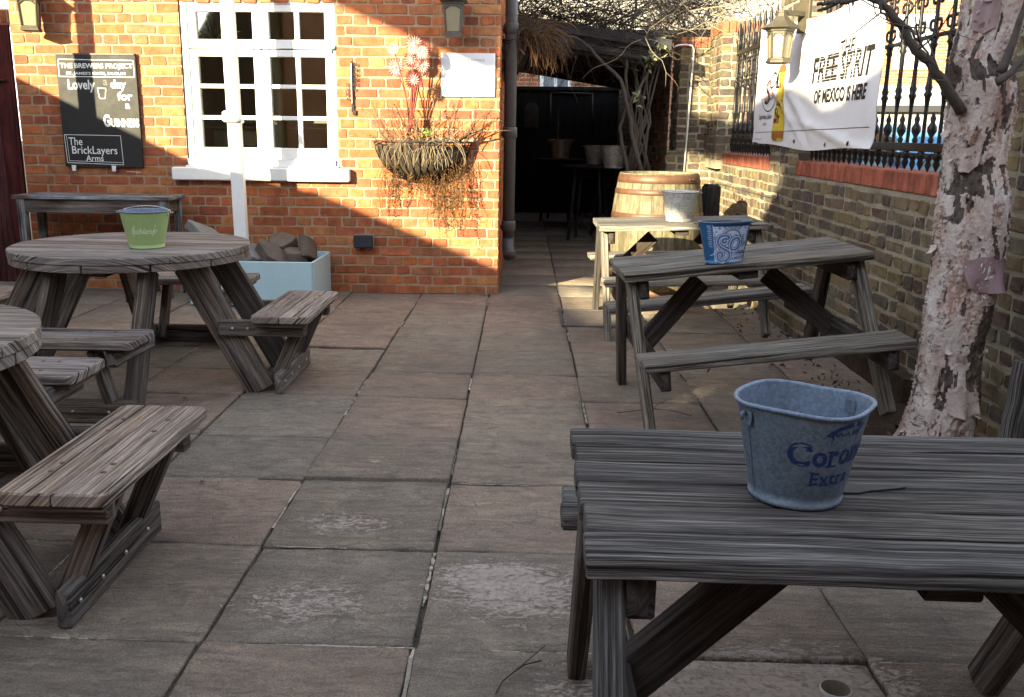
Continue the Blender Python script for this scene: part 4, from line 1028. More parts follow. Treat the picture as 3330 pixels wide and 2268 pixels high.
# ------------------------------------------------------------------ lanterns
def lantern(loc, rz, s, metal, label, n=4, arm=None, hgt=1.0):
    """wall lantern, bottom at z=0; wall behind at +y"""
    t = empty('wall_lantern', loc, rz, label, 'lantern', 'wall lanterns')
    off = pi / n
    def lat(prof): m_ = MB(); m_.lathe([(r * s, z * s) for r, z in prof], n=n, rot=off, smooth=False); return m_
    mb = lat([(0, .0), (.082, .0), (.096, .006), (.096, .022), (.088, .028), (.088, .036), (.080, .042), (0, .042)])
    mb.build('base', metal, t)
    H0, H1 = .042, .245 * hgt; rb, rt = .080, .098
    mb = MB()
    for k in range(n):
        a = off + 2 * pi * k / n; d = V((math.cos(a), math.sin(a), 0))
        mb.beam(d * rb * s + V((0, 0, H0 * s)), d * rt * s + V((0, 0, H1 * s)), .013 * s, .013 * s, up=d, bev=.002)
        a2 = off + 2 * pi * (k + 1) / n; d2 = V((math.cos(a2), math.sin(a2), 0))
        for tz, sag in ((.985, 1),):
            A, B_ = d * rt * .985 * s, d2 * rt * .985 * s; pts = []
            for i in range(9):
                u = i / 8; pts.append(A.lerp(B_, u) + V((0, 0, (H1 - .045 + .038 * math.sin(pi * u)) * s)))
            mb.tube(pts, .0042 * s, 5)
            mb.beam(A.lerp(B_, .03) + V((0, 0, (H1 - .008) * s)), A.lerp(B_, .97) + V((0, 0, (H1 - .008) * s)), .006 * s, .016 * s, bev=.001)
    mb.build('frame', metal, t)
    mb = MB(); ri = .93; mb.lathe([(rb * ri * s, (H0 + .001) * s), (rt * ri * s, H1 * s)], n=n, rot=off, smooth=False); mb.build('glass', M['frost'], t)
    z = H1
    mb = lat([(.088, z), (.108, z + .003), (.110, z + .014), (.150, z + .026), (.153, z + .032), (.118, z + .052), (.075, z + .080), (.046, z + .112), (.036, z + .140), (.040, z + .144), (.040, z + .152), (0, z + .154)])
    mb.build('roof', metal, t)
    mb = MB()
    if arm is None:
        mb.tube([V((0, .01, (z + .15))) * s, V((0, .01, (z + .19))) * s, V((0, .05, (z + .215))) * s, V((0, .12, (z + .20))) * s, V((0, .165, (z + .17))) * s], .011 * s, 8)
        mb.prism([(-.04, 0), (.04, 0), (.045, .12), (.03, .20), (-.03, .20), (-.045, .12)], V((0, .165, z + .02)) * s, (s, 0, 0), (0, 0, s), (0, 1, 0), .02, bev=.002)
    else:
        a = V(arm); top = V((0, 0, (z + .143) * s)); mb.beam(top - a.normalized() * .02, top + a, .04, .035, bev=.004)
        e_ = top + a; mb.beam(e_ + V((0, 0, -.13)), e_ + V((0, 0, .13)), .11, .03, up=a.normalized(), bev=.004)
    mb.build('bracket', metal, t)
    return t
lantern((-.568, YB - .165, 2.065), 0, .98, M['lead'], 'bronze wall lantern above the white notice, half in shade')
lantern((-3.93, YB - .17, 2.085), .25, .98, M['lead_pale'], 'weathered wall lantern above the black pub sign')
lantern((1.83, 7.02, 1.850), 0.1, .94, M['lead_pale'], 'large six-sided lantern hanging in front of the white banner', n=6, arm=(.20, .08, 0), hgt=.95)

# ------------------------------------------------------------------ black sign
sg = empty('pub_sign', (-3.495, YB - .012, 1.03), 0, 'black painted pub sign with white hand lettering, hung beside the window', 'sign')
sw_, sh_ = .655, .905
mb = MB(); mb.box((-sw_ / 2, -.026, 0), (sw_ / 2, 0, sh_)); mb.build('board', M['board'], sg)
mb = MB(); mb.beam((-sw_ / 2 + .005, -.029, sh_ - .007), (sw_ / 2 - .005, -.029, sh_ - .007), .006, .014, bev=.001); mb.build('top_edge', M['lead'], sg)
def fs(x, y): return (-sw_ / 2 + x, -.0275, sh_ - y)     # x right, y down from top-left (metres)
def F(x, y): return fs(x, sh_ - y)                        # y up for text
mb = MB(); K = sw_ / 600.  # measured on a 600 wide drawing
def T(s, x, y, w_, h_, **k): put_text(mb, s, x * K, sh_ - (y + h_) * K, w_ * K, h_ * K, lambda a, b: (-sw_ / 2 + a, -.0275, b), **k)
def LN(pts, wd): flat_line(mb, [(x * K, y * K) for x, y in pts], wd * K, fs, 0, len(pts) > 2)
LN([(18, 45), (585, 50), (587, 170), (15, 168)], 5)
T('THE BREWERS PROJECT', 28, 72, 550, 46, off=.022); T("ST. JAMES'S GATE, DUBLIN", 70, 134, 450, 26, off=.022)
T('Lovely', 75, 190, 205, 92, off=.02); T('day', 400, 188, 118, 82, off=.02); T('for', 445, 275, 115, 62, off=.02); T('a', 500, 360, 35, 38, off=.02)
T('G', 325, 440, 50, 92, off=.035, slope=0.); T('UINNESS', 380, 470, 215, 62, off=.035)
LN([(298, 250), (362, 252), (352, 325), (310, 325)], 5)
LN([(12, 592), (445, 596), (452, 812), (20, 800)], 4); flat_line(mb, [(12 * K, 592 * K), (28 * K, 600 * K), (36 * K, 786 * K)], 3 * K, fs); flat_line(mb, [(36 * K, 786 * K), (450 * K, 796 * K)], 3 * K, fs)
T('The', 42, 612, 105, 58, off=.006); T('BrickLayers', 62, 676, 350, 76, off=.006); T('Arms', 165, 742, 135, 46, off=.01)
for x in (48, 358): flat_poly(mb, [fs(*((a * K, b * K))) and (a * K, b * K) for a, b in ((x, 818), (x + 34, 820), (x + 30, 862), (x + 2, 862))], fs)
LN([(470, 862), (578, 866)], 3)
mb.build('lettering', M['letter_white'], sg)
mb = MB(); T('a', 345, 190, 34, 40, off=.01); mb.build('faded_letter', M['lead'], sg)

# notice
no = empty('notice', (-.465, YB - .012, 1.625), 0, 'white notice board with faded grey lettering, below the bronze lantern', 'notice')
mb = MB(); mb.box((-.215, -.01, 0), (.22, 0, .335)); mb.build('board', M['vinyl'], no)
mb = MB(); fn = lambda x, y: (x, -.0115, y)
put_text(mb, 'DISCLAIMER NOTICE', -.145, .272, .28, .017, fn, off=.0); put_text(mb, 'GARDEN AREA', -.125, .215, .25, .023, fn, off=.01)
put_text(mb, 'Children must be supervised', -.175, .163, .35, .014, fn, off=-.005); put_text(mb, 'at all times in the garden', -.125, .122, .26, .012, fn, off=-.005)
mb.build('lettering', plain('sun_bleached_lettering', (.22, .23, .30), .6, 0, .05, 40, .02), no)
mb = MB(); mb.tube([(-.175, -.010, .022), (-.175, -.014, .022)], .007, 8); mb.build('screw', M['hoop'], no)

# wall ornament with notched numbers (thermometer scale)
th = empty('wall_thermometer', (-1.402, YB - .02, 1.49), 0, 'narrow black metal thermometer strip with raised figures beside the window', 'thermometer')
mb = MB(); mb.beam((0, 0, 0), (0, 0, .40), .020, .008, up=(0, 1, 0), bev=.002); mb.beam((.012, 0, -.02), (.012, 0, .02), .03, .01, up=(0, 1, 0), bev=.002); mb.build('strip', M['iron'], th)
mb = MB(); mb.beam((-.004, -.012, .07), (-.004, -.012, .385), .007, .007, up=(0, 1, 0), bev=.002); mb.build('tube', M['white'], th)
mb = MB(); fn = lambda x, y: (x, -.008, y)
for i, s_ in enumerate(('50', '40', '30', '20', '10', '0')): put_text(mb, s_, .012, .360 - i * .038, .034 if len(s_) > 1 else .018, .028, fn, off=.04)
for i, s_ in enumerate(('10', '20', '30', '40')): put_text(mb, s_, -.050, .20 - i * .036, .034, .028, fn, off=.04)
mb.build('figures', M['iron'], th)

# outdoor socket
so_ = empty('outdoor_socket', (-1.333, YB - .005, .36), 0, 'dark weatherproof socket box low on the brick wall', 'socket')
mb = MB(); mb.prism([(-.078, .03), (.078, .03), (.080, .04), (.080, .125), (.070, .135), (-.070, .135), (-.080, .125), (-.080, .04)], (0, -.07, 0), (1, 0, 0), (0, 0, 1), (0, 1, 0), .055, bev=.006)
for x in (-.045, .045): mb.beam((x, -.04, .035), (x, -.04, .005), .035, .045, up=(0, 1, 0), bev=.006)
mb.build('cover', M['plastic'], so_)
mb = MB(); mb.box((-.078, -.015, .03), (.084, 0, .137)); mb.build('back_box', M['cream'], so_)

# ------------------------------------------------------------------ bench table against the wall
bt_ = empty('side_table', (-3.43, 7.40, 0), 0, 'narrow flaking grey wooden side table under the black sign', 'table')
mb = MB()
for i, y in enumerate((-.125, 0, .125)): mb.beam((-.635, y, .805), (.635, y, .805), .122, .03, bev=.004, seg=10, jit=.002)
mb.build('tabletop', M['wood_old'], bt_)
mb = MB(); mb.beam((-.57, -.15, .735), (.57, -.15, .735), .028, .105, bev=.003, seg=6); mb.beam((-.57, .15, .735), (.57, .15, .735), .028, .105, bev=.003)
for s in (-1, 1): mb.beam((s * .575, -.14, .735), (s * .575, .14, .735), .028, .105, bev=.003)
mb.build('apron', M['wood_brown'], bt_)
for sx in (-1, 1):
    for sy in (-1, 1): mb = MB(); mb.beam((sx * .575, sy * .145, .79), (sx * .575, sy * .145, 0), .065, .065, up=(0, 1, 0), bev=.006, w1=.045, h1=.045, seg=5, jit=.002); mb.build('leg', M['wood_old'], bt_)

# ------------------------------------------------------------------ planter box with stones, parasol post
def rock(mb, c, s, seed, mat=0, flat=1., n=10, rot=0, tilt=None):
    """angular broken slab: convex hull of jittered corners, edges chipped"""
    r_ = random.Random(int(seed * 10)); q = Matrix.Rotation(rot, 3, 'Z') @ Matrix.Rotation(r_.uniform(-.6, .6), 3, 'Y') @ Matrix.Rotation(r_.uniform(-.45, .45), 3, 'X')
    bm = bmesh.new()
    for k in range(13):
        a_ = 2 * pi * k / 13 + r_.uniform(-.2, .2); f = r_.uniform(.75, 1.15)
        for z in (-1, 1): bm.verts.new(q @ V((math.cos(a_) * f * s[0] * 1.15, math.sin(a_) * f * s[1] * 1.15, z * s[2] * r_.uniform(.55, .8))))
    res = bmesh.ops.convex_hull(bm, input=bm.verts); bmesh.ops.delete(bm, geom=[g_ for g_ in res['geom_interior'] if isinstance(g_, bmesh.types.BMVert)], context='VERTS')
    bmesh.ops.bevel(bm, geom=list(bm.edges), offset=.004, segments=1, affect='EDGES')
    bm.verts.index_update(); mb.add([V(c) + v.co for v in bm.verts], [[v.index for v in f.verts] for f in bm.faces], None, mat); bm.free()
pb = empty('planter_box', (-2.10, 7.30, 0), 0, 'pale blue painted wooden box filled with stones at the foot of the post', 'planter')
mb = MB(); a, b, hh = .48, .33, .345
mb.beam((-a, -b, hh / 2 + .01), (a, -b, hh / 2 + .01), .022, hh, bev=.004); mb.beam((-a, b, hh / 2 + .01), (a, b, hh / 2 + .01), .022, hh, bev=.004)
for s in (-1, 1): mb.beam((s * a, -b + .012, hh / 2 + .01), (s * a, b - .012, hh / 2 + .01), .022, hh - .004, bev=.004)
mb.build('sides', M['pale_blue'], pb)
mb = MB(); mb.box((-a + .02, -b + .02, .02), (a - .02, b - .02, .28)); mb.build('filling', M['soil'], pb)
stones = [((-1.80, 7.14, .40), (.11, .07, .085), 1.2), ((-1.95, 7.12, .40), (.14, .07, .09), 3.1), ((-2.12, 7.12, .41), (.09, .08, .08), 5.2), ((-1.72, 7.28, .45), (.13, .05, .12), 7.7), ((-1.93, 7.34, .45), (.10, .10, .12), 9.4),
          ((-2.2, 7.15, .38), (.09, .08, .07), 11.), ((-2.36, 7.28, .40), (.12, .1, .08), 12.5), ((-2.5, 7.18, .37), (.08, .08, .06), 14.), ((-1.83, 7.46, .37), (.09, .08, .07), 16.), ((-2.08, 7.5, .36), (.1, .08, .06), 18.), ((-2.42, 7.5, .37), (.12, .08, .07), 20.5)]
slb = ['sloping slab of brown stone at the right front corner of the box', 'broad brown stone at the front of the pale box', 'grey stone next to the foot of the post', 'pointed stone leaning up at the right end of the box', 'tall brown stone in the middle of the box',
       'stone behind the round table, left of the post', 'largest stone left of the post', 'leftmost front stone in the box', 'stone at the back right of the box', 'flat stone at the back of the box', 'leftmost back stone in the box']
for (c, s, sd_), lb in zip(stones, slb):
    mb = MB(); rock(mb, (0, 0, 0), s, sd_, rot=sd_); o = mb.build('stone', M['stone_grey'] if sd_ in (5.2, 11.) else M['stone'], None, (c[0], c[1], c[2] - .035)); tag(o, lb, 'stone', 'stones in the planter box')
mb = MB(); rock(mb, (0, 0, 0), (.17, .08, .05), 33.); o = mb.build('stone', M['stone_grey'], None, (-2.44, 7.1, .52)); tag(o, 'pale grey flat rock lying on top of the pile beside the post', 'stone', 'stones in the planter box')
def parasol_post(loc, label, base=False):
    t = empty('parasol_post', loc, 0, label, 'post')
    mb = MB(); mb.beam((0, 0, .02), (-.03, 0, 3.2), .098, .07, up=(0, 1, 0), bev=.004, seg=3); mb.build('post', M['white'], t)
    mb = MB(); mb.beam((-.02, -.03, 1.10), (-.02, -.03, 1.185), .13, .09, up=(0, 1, 0), bev=.012); mb.tube([(.03, -.03, 1.12), (.07, -.03, 1.10)], .014, 8); mb.tube([(-.01, -.072, 1.145), (-.01, -.08, 1.145)], .006, 8); mb.build('clamp', M['white'], t)
    if base: mb = MB(); mb.beam((-.3, 0, .04), (.3, 0, .04), .5, .08, bev=.01); mb.build('base', M['stone_grey'], t)
    return t
parasol_post((-2.255, 7.30, .3), 'white square parasol post standing in the stone-filled box, in front of the window')
parasol_post((-4.42, 6.55, 0), 'white square parasol post beyond the left edge of the picture', True)

# ------------------------------------------------------------------ hay rack planters and dried plants
def hayrack(loc, rz, Wd, Dp, Hh, label):
    t = empty('hayrack_planter', loc, rz, label, 'planter', 'iron wall planters')
    rim = lambda a: V((Wd / 2 * math.cos(a), -Dp * math.sin(a), 0))
    mb = MB(); mb.tube([rim(pi * i / 24) for i in range(25)], .0075, 6); mb.tube([V((-Wd / 2, 0, 0)), V((Wd / 2, 0, 0))], .0075, 6)
    mb.tube([rim(pi * i / 24) + V((0, 0, -.022)) for i in range(25)], .005, 6)
    for k in range(17):
        a = pi * (k + .5) / 17; p = rim(a)
        pts = [V((p.x * (1 - .12 * q) * math.cos(q * 1.45) ** .95 + 0 * q, p.y * math.cos(q * 1.5) ** .8, -Hh * math.sin(q * pi / 2))) for q in np.linspace(0, 1, 9)]
        mb.tube(pts, .0042, 5)
    for s in (-1, 1): mb.beam((s * .11, -.004, -Hh - .03), (s * .11, -.004, .03), .03, .006, up=(0, 1, 0), bev=.001)
    mb.tube([V((Wd / 2 * .55 * math.cos(a), -Dp * .5 * math.sin(a), -Hh * .78)) for a in np.linspace(0, pi, 15)], .005, 6)
    mb.build('frame', M['iron'], t)
    mb = MB(); vs = []; n = 20; m = 8
    for j in range(m + 1):
        q = j / m * .93
        for i in range(n + 1):
            a = pi * i / n; p = rim(a); f = .95 + .05 * noise.noise(V((i * .7, j * .9, 1)))
            vs.append((p.x * f * math.cos(q * 1.5) ** .95, p.y * f * math.cos(q * 1.5) ** .75 - .001, -.03 - (Hh - .05) * math.sin(q * pi / 2)))
    mb.add(vs, [(j * (n + 1) + i, j * (n + 1) + i + 1, (j + 1) * (n + 1) + i + 1, (j + 1) * (n + 1) + i) for j in range(m) for i in range(n)], None, 0, smooth=True)
    mb.add([rim(pi * i / n) * .93 + V((0, -.002, -.035)) for i in range(n + 1)], [tuple(range(n + 1))], None, 0)
    mb.build('liner', M['coir'], t); return t
HX, HZ = -.833, 1.262
hayrack((HX, YB - .012, HZ), 0, .80, .27, .32, 'black iron half-basket planter on the sunlit brick wall, spilling dried stems')
def stem(p, d, L, n=7, wob=.25, grav=0.):
    P = [V(p)]; d = V(d).normalized()
    for i in range(n):
        d = (d + V((R.gauss(0, wob), R.gauss(0, wob) * .6, R.gauss(0, wob))) * .5 + V((0, 0, -grav))).normalized(); P.append(P[-1] + d * L / n)
    return P
def leaflet(mb, p, s, mat, nrm=None):
    a = V((R.gauss(0, 1), R.gauss(0, 1), R.gauss(0, 1))).normalized(); b = a.orthogonal().normalized(); c = a.cross(b) * .25
    p = V(p); mb.add([p - a * s, p + b * s * .42 + c * s, p + a * s, p - b * s * .42 + c * s], [(0, 1, 2, 3)], None, mat)
def clampw(P, y): return [V((p.x, min(p.y, y), p.z)) for p in P]
# upright and arching stems
pl = empty('dried_plant', (HX, YB, HZ), 0, 'dried leafless basket plant, stems reaching up and hanging down the sunlit brick wall', 'plant')
mb = MB(); lf = MB()
for k in range(48):
    x = R.uniform(-.36, .36); L = R.uniform(.12, .42); P = clampw(stem((x, -R.uniform(.04, .2), -.01), (x * 1.6 + R.gauss(0, .35), R.uniform(-.3, .3), 1), L, 8, .3), -.02)
    mb.tube(P, [.0034 * (1 - i / 9) + .0012 for i in range(9)], 4, mat=R.choice((0, 0, 2, 1)))
    for p in P[3:]:
        if R.random() < .42: leaflet(lf, p + V((R.gauss(0, .01), R.gauss(0, .01), R.gauss(0, .01))), R.uniform(.008, .017), 0 if R.random() < .93 else 1)
        if R.random() < .3: Q = stem(p, (R.gauss(0, 1), R.gauss(0, .5), R.gauss(.4, .6)), R.uniform(.03, .1), 3, .3); mb.tube(clampw(Q, -.015), .0011, 3, mat=1)
for k in range(5): 
    P = clampw(stem((.30, -.12, 0), (1, -.1, .55 + .1 * k), .34 + .03 * k, 9, .35), -.03); mb.tube(P, [.005 * (1 - i / 10) + .001 for i in range(10)], 5, mat=0)
for k in range(44):                                                       # pale straw loops over the rim
    x = R.choice((R.gauss(-.14, .035), R.gauss(.05, .035), R.uniform(.0, .30), R.gauss(.07, .02))); P = [V((x, -.16, .0))]; d = V((R.gauss(0, .35) + .25 * (x > 0), -1, .7)).normalized()
    for i in range(10): d = (d + V((R.gauss(0, .2), R.gauss(0, .1), -.34))).normalized(); P.append(P[-1] + d * R.uniform(.016, .042))
    mb.tube(clampw(P, -.08), .0019, 4, mat=1)
for k in range(30):
    P = clampw(stem((R.uniform(-.3, .3), -.2, .01), (R.gauss(0, 1), -.2, .25), R.uniform(.15, .35), 8, .6, .1), -.03); mb.tube(P, .0016, 3, mat=1)
mb.build('stems', [M['twig'], M['twig_pale'], M['twig_brown']], pl)
for k in range(12): leaflet(lf, (R.uniform(.0, .18), -.16 + R.gauss(0, .03), .06 + R.gauss(0, .025)), R.uniform(.015, .028), 1)
lf.build('withered_leaves', [M['leaf_dry'], M['leaf_green']], pl)
mb = MB(); lf = MB()
for k in range(140):                                                       # trailing strands with tiny leaves
    u = R.random(); grp = R.choice((-.31, -.30, -.22, .12, .16, .22, .34, .38, .02, -.1)); x = grp + R.gauss(0, .045)
    Lmax = {-.31: .40, -.30: .46, -.22: .33, .12: .55, .16: .62, .22: .52, .34: .50, .38: .60, .02: .30, -.1: .22}[grp]
    L = Lmax * R.uniform(.45, 1.); p = V((x * .85, -R.uniform(.05, .2), -.12)); P = [p]; n = int(L / .03) + 3
    for i in range(n):
        p = p + V((R.gauss(0, .008) + (x - p.x) * .1, R.gauss(0, .008), -.03)); p.y = min(p.y, -.012); P.append(p.copy())
    mb.tube(P, .0014, 3, mat=0)
    for p in P[2:]:
        for _ in range(2):
            if R.random() < .7: leaflet(lf, p + V((R.gauss(0, .010), R.gauss(0, .006), R.gauss(0, .01))), R.uniform(.006, .013), 0)
mb.build('trailing_strands', [M['twig_brown']], pl); lf.build('trailing_leaves', [M['leaf_dry']], pl)

# metal flowers stuck in the planter
heads = [(940, 100, .046), (963, 112, .040), (893, 112, .034), (897, 153, .044), (937, 113 + 0, .03), (958, 108 + 12, .036), (934, 137, .046), (958, 150, .040), (938, 184, .048)]
def W_(px_, py_, Y):
    d = V(RM[0]) * (px_ - 1110) + V(RM[1]) * 0
    v = V((px_ - 1110, -(py_ - 791.5), -2080.)); dd = V([sum(RM[i][j] * v[j] for j in range(3)) for i in range(3)]); return V((0, 0, 1.35)) + dd * (Y / dd.y)
FLB = ['topmost metal flower of the bunch, pale face', 'dark red metal flower behind the topmost one', 'small pale metal flower at the upper left of the bunch', 'pale metal flower at the lower left of the bunch', 'small metal flower just below the topmost one', 'metal flower at the upper right of the bunch', 'red metal flower in the centre of the bunch', 'pale metal flower at the lower right of the bunch', 'lowest red metal flower of the bunch']
for i, ((hx, hy, hr), lb) in enumerate(zip(heads, FLB)):
    hr *= 1.65; c = W_(hx, hy, YB - .17 - .03 * (i % 3)); base = V((HX - .12 + .006 * (i % 4), YB - .14, HZ + .0)); mid = V((HX - .075 + .006 * i, YB - .15, HZ + .30))
    t = empty('metal_flower', base, 0, lb, 'garden ornament', 'metal flowers in the planter'); c -= base; mid -= base
    mb = MB(); P = [(V((0, 0, 0)) * (1 - u) ** 2 + mid * 2 * u * (1 - u) + c * u * u) for u in np.linspace(0, 1, 9)]; mb.tube(P, .0045, 5); mb.build('stem', M['flower_red'], t)
    mb = MB(); nf = V((R.gauss(0, .18), -1, R.gauss(.1, .15))).normalized(); ax = nf.orthogonal().normalized(); ay = nf.cross(ax)
    for ring, (rr, lift, m_, mt) in enumerate(((hr, .0, 20, 0), (hr * .90, .010, 17, 0 if i in (1, 6, 8) else 1), (hr * .62, .022, 12, 1 if i != 1 else 0))):
        for k in range(m_):
            a = 2 * pi * k / m_ + ring * .2; d = ax * math.cos(a) + ay * math.sin(a); d2 = ax * math.cos(a + .11) + ay * math.sin(a + .11); d3 = ax * math.cos(a - .11) + ay * math.sin(a - .11)
            b0 = c + nf * lift * .3; mb.add([b0 + d * rr * .12, b0 + d2 * rr * .72 + nf * lift * .8, b0 + d * rr + nf * lift, b0 + d3 * rr * .72 + nf * lift * .8], [(0, 1, 2, 3)], None, mt)
    mb.lathe([(0, 0), (hr * .28, 0), (hr * .2, hr * .2), (0, hr * .26)], (0, 0, 0), 10, mat=1 if i != 1 else 0); m4 = nf.to_track_quat('Z', 'Y')
    for j in range(len(mb.v) - 40, len(mb.v)): mb.v[j] = tuple(c + m4 @ V(mb.v[j]))
    mb.build('head', [M['flower_red'], M['flower_white']], t)

# drainpipe on the side wall
dp = empty('drainpipe', (-.125, 8.12, 0), 0, 'grey cast drainpipe running down beside the brick corner', 'drainpipe')
mb = MB(); mb.tube([(0, 0, .36), (0, 0, 4.2)], .052, 16)
mb.tube([(0, 0, .44), (0, -.005, .36), (.01, -.04, .31), (.02, -.07, .285)], [.052, .053, .055, .058], 14); mb.build('pipe', M['pipe'], dp)
for z in (1.30, 2.15, .5):
    mb = MB(); mb.lathe([(.053, 0), (.063, .004), (.063, .075), (.059, .09), (.053, .09)], (0, 0, z), 16); mb.beam((-.09, 0, z + .03), (.0, .05, z + .03), .02, .03, bev=.002); mb.build('collar', M['pipe'], dp)
# second planter, on the shaded side wall
hr2 = hayrack((-.19, 8.36, 2.10), pi / 2, .62, .20, .30, 'dark iron half-basket planter on the shaded corner above the drainpipe')
pl2 = empty('dried_plant', (.0, 8.34, 2.12), 0, 'thick brown tuft of dead stems drooping from the basket in the shaded corner', 'plant')
mb = MB()
for k in range(230):
    P = [V((R.uniform(-.12, .12), R.uniform(-.22, .18), 0))]; d = V((R.uniform(-.2, 1.), R.gauss(-.2, .35), R.uniform(.1, 1.0))).normalized()
    for i in range(10): d = (d + V((R.gauss(0, .22), R.gauss(0, .22), -.24))).normalized(); P.append(P[-1] + d * R.uniform(.03, .058))
    mb.tube(P, [.0032 * (1 - i / 13) + .0005 for i in range(11)], 4, mat=R.choice((0, 1, 1)))
for k in range(26):
    P = stem((R.uniform(-.1, .1), R.uniform(-.2, .2), 0), (R.gauss(0, .7), -.2, 1), R.uniform(.15, .35), 7, .5); mb.tube(P, .0022, 4, mat=0)
mb.build('stems', [M['twig'], M['twig_brown']], pl2)
# ------------------------------------------------------------------ iron railings on the coping
def railing(y0, y1, label):
    XR = 2.13; t = empty('iron_railing', (XR, (y0 + y1) / 2, 0), 0, label, 'railing', 'iron railings on the wall'); h = (y1 - y0) / 2
    mb = MB(); mb.beam((0, -h, 1.292), (0, h, 1.292), .034, .045, bev=.003); mb.beam((0, -h, 1.255), (0, h, 1.255), .02, .012, bev=.002); mb.build('bottom_rail', M['iron'], t)
    mb = MB(); mb.beam((0, -h, 2.14), (0, h, 2.14), .03, .04, bev=.003); mb.beam((0, -h, 1.86), (0, h, 1.86), .024, .02, bev=.003); mb.build('top_rail', M['iron'], t)
    sp = .20; n = int((y1 - y0) / sp); mbd = MB()
    for i in range(n + 1):
        y = -h + .05 + i * sp
        if y > h - .02: break
        mb = MB(); p = [(.011, 1.27), (.011, 1.50), (.016, 1.55), (.024, 1.565), (.016, 1.58), (.022, 1.60), (.016, 1.62), (.013, 1.66), (.013, 1.80), (.022, 1.815), (.016, 1.83), (.024, 1.85), (.012, 1.88), (.011, 2.14), (.018, 2.20), (.024, 2.235), (.016, 2.27), (.010, 2.30), (.022, 2.34), (.004, 2.43)]
        mb.lathe(p, (0, y, 0), 8); mb.build('bar', M['iron'], t)
        for ym in (y + sp / 2,):
          if ym < h - .02:
              mbd.lathe([(.010, 1.31), (.018, 1.33), (.010, 1.345), (.026, 1.375), (.026, 1.395), (.012, 1.42), (.017, 1.44), (.003, 1.475)], (0, ym, 0), 8)
              mbd.lathe([(.016, 1.26), (.022, 1.235), (.012, 1.22), (.018, 1.20), (.003, 1.165)], (0, ym, 0), 8)
        mbd.lathe([(.018, 1.27), (.028, 1.24), (.014, 1.225), (.020, 1.205), (.003, 1.17)], (0, y, 0), 8)
        sc = MB()
        for s in (-1, 1):
            for zc, r in ((1.925, .045), (2.04, .040), (2.11, .034)):
                pts = [(0, y + s * (.038 + r * (1 - .07 * k) * math.cos(pi + k * .55) * 1.), zc + (1 if zc < 2 else -1) * r * (1 - .07 * k) * math.sin(pi + k * .55)) for k in range(11)]
                sc.tube(pts, .0075, 5, cap=False)
            sc.tube([(0, y + s * .004, 2.16), (0, y + s * .04, 2.20), (0, y + s * .06, 2.24), (0, y + s * .035, 2.27), (0, y + s * .02, 2.25)], .0055, 5)
        sc.build('scroll', M['iron'], t)
    mbd.build('spear_finials', M['iron'], t)
    mb = MB()
    for y in (-h * .5, h * .55): mb.beam((0, y, 1.15), (0, y, 1.30), .03, .04, bev=.003)
    mb.build('stanchion', M['iron'], t); return t
railing(4.66, 7.08, 'ornate black iron railing panel between the banner and the birch')
railing(7.86, 9.73, 'ornate black iron railing panel left of the banner, seen very obliquely')

# ------------------------------------------------------------------ banner
bn = empty('banner', (2.02, 7.1, 1.25), 0, 'white beer banner with bold black lettering tied to the iron railings', 'banner')
BY0, BY1 = 8.62, 5.66
def bz(y):   # bottom and top edge heights along the banner
    u = (BY0 - y) / (BY0 - BY1)
    bot = 1.262 + .012 * math.sin(u * 9) + .02 * math.exp(-((u - .02) / .05) ** 2) - .012 * math.exp(-((u - .55) / .25) ** 2) + .02 * max(0, u - .9) * 3
    top = 2.26 - .16 * u + (.05 * math.exp(-((u - .82) / .12) ** 2)) - .05 * max(0, u - .95) * 8
    return bot, top
def bnx(y, z):
    u = (BY0 - y) / (BY0 - BY1); v_ = (z - 1.26) / 1.0
    w_ = .012 * math.sin(u * 7 + 1) * (1 - v_)
    w_ += .022 * math.exp(-((u * 1.5 + v_ * .95 - .93) / .055) ** 2) * math.exp(-((v_ - .32) / .25) ** 2)
    w_ += .016 * math.exp(-((u * 1.2 + v_ * .8 - .62) / .035) ** 2) * math.exp(-((v_ - .35) / .3) ** 2)
    w_ += .018 * math.exp(-((v_ - .10 - .10 * math.sin(u * 4.5)) / .035) ** 2) * (u > .3) * min(1, (u - .3) * 4)
    w_ += .010 * noise.noise(V((u * 7, v_ * 5, 2))) + .004 * noise.noise(V((u * 26, v_ * 14, 5))) * (1.2 - v_)
    return -w_
def BP(y, z, e=0.): return (bnx(y, z) - e, y * .971 - 7.1, 1.35 + (z - 1.35) * .971 - 1.25)
mb = MB(); nu, nv = 120, 60; P = []
for j in range(nv + 1):
    for i in range(nu + 1):
        y = BY0 + (BY1 - BY0) * i / nu; b, t_ = bz(y); P.append(BP(y, b + (t_ - b) * j / nv))
fc = [(j * (nu + 1) + i, j * (nu + 1) + i + 1, (j + 1) * (nu + 1) + i + 1, (j + 1) * (nu + 1) + i) for j in range(nv) for i in range(nu)]
mb.add(P, fc, None, 0, smooth=True)
mb.add([V(p) + V((.004, 0, 0)) for p in P], [f[::-1] for f in fc], None, 0, smooth=True)
mb.build('sheet', M['vinyl'], bn)
mb = MB()
def B2(e): return lambda x, y: BP(7.1 - x, y, e)      # x to the right (towards the camera), y = height
YC = 7.1
def bt2(s, ya, yb, z0, z1, slope=0., **k): put_text(mb, s, YC - ya, z0, ya - yb, z1 - z0, B2(.0025), slope=slope, **k)
bt2('THE', 6.43, 6.15, 1.862, 1.955, shear=.12, off=.01)
bt2('FREE', 7.02, 6.45, 1.712, 1.888, shear=.12, off=.030, slope=.0)
bt2('SPIRIT', 6.40, 5.80, 1.706, 1.888, shear=.12, off=.030, slope=.0)
bt2('OF MEXICO', 6.95, 6.28, 1.568, 1.664, shear=.12, off=.038); bt2('IS HERE', 6.24, 5.84, 1.566, 1.664, shear=.12, off=.038)
mb.build('lettering', M['ink'], bn)
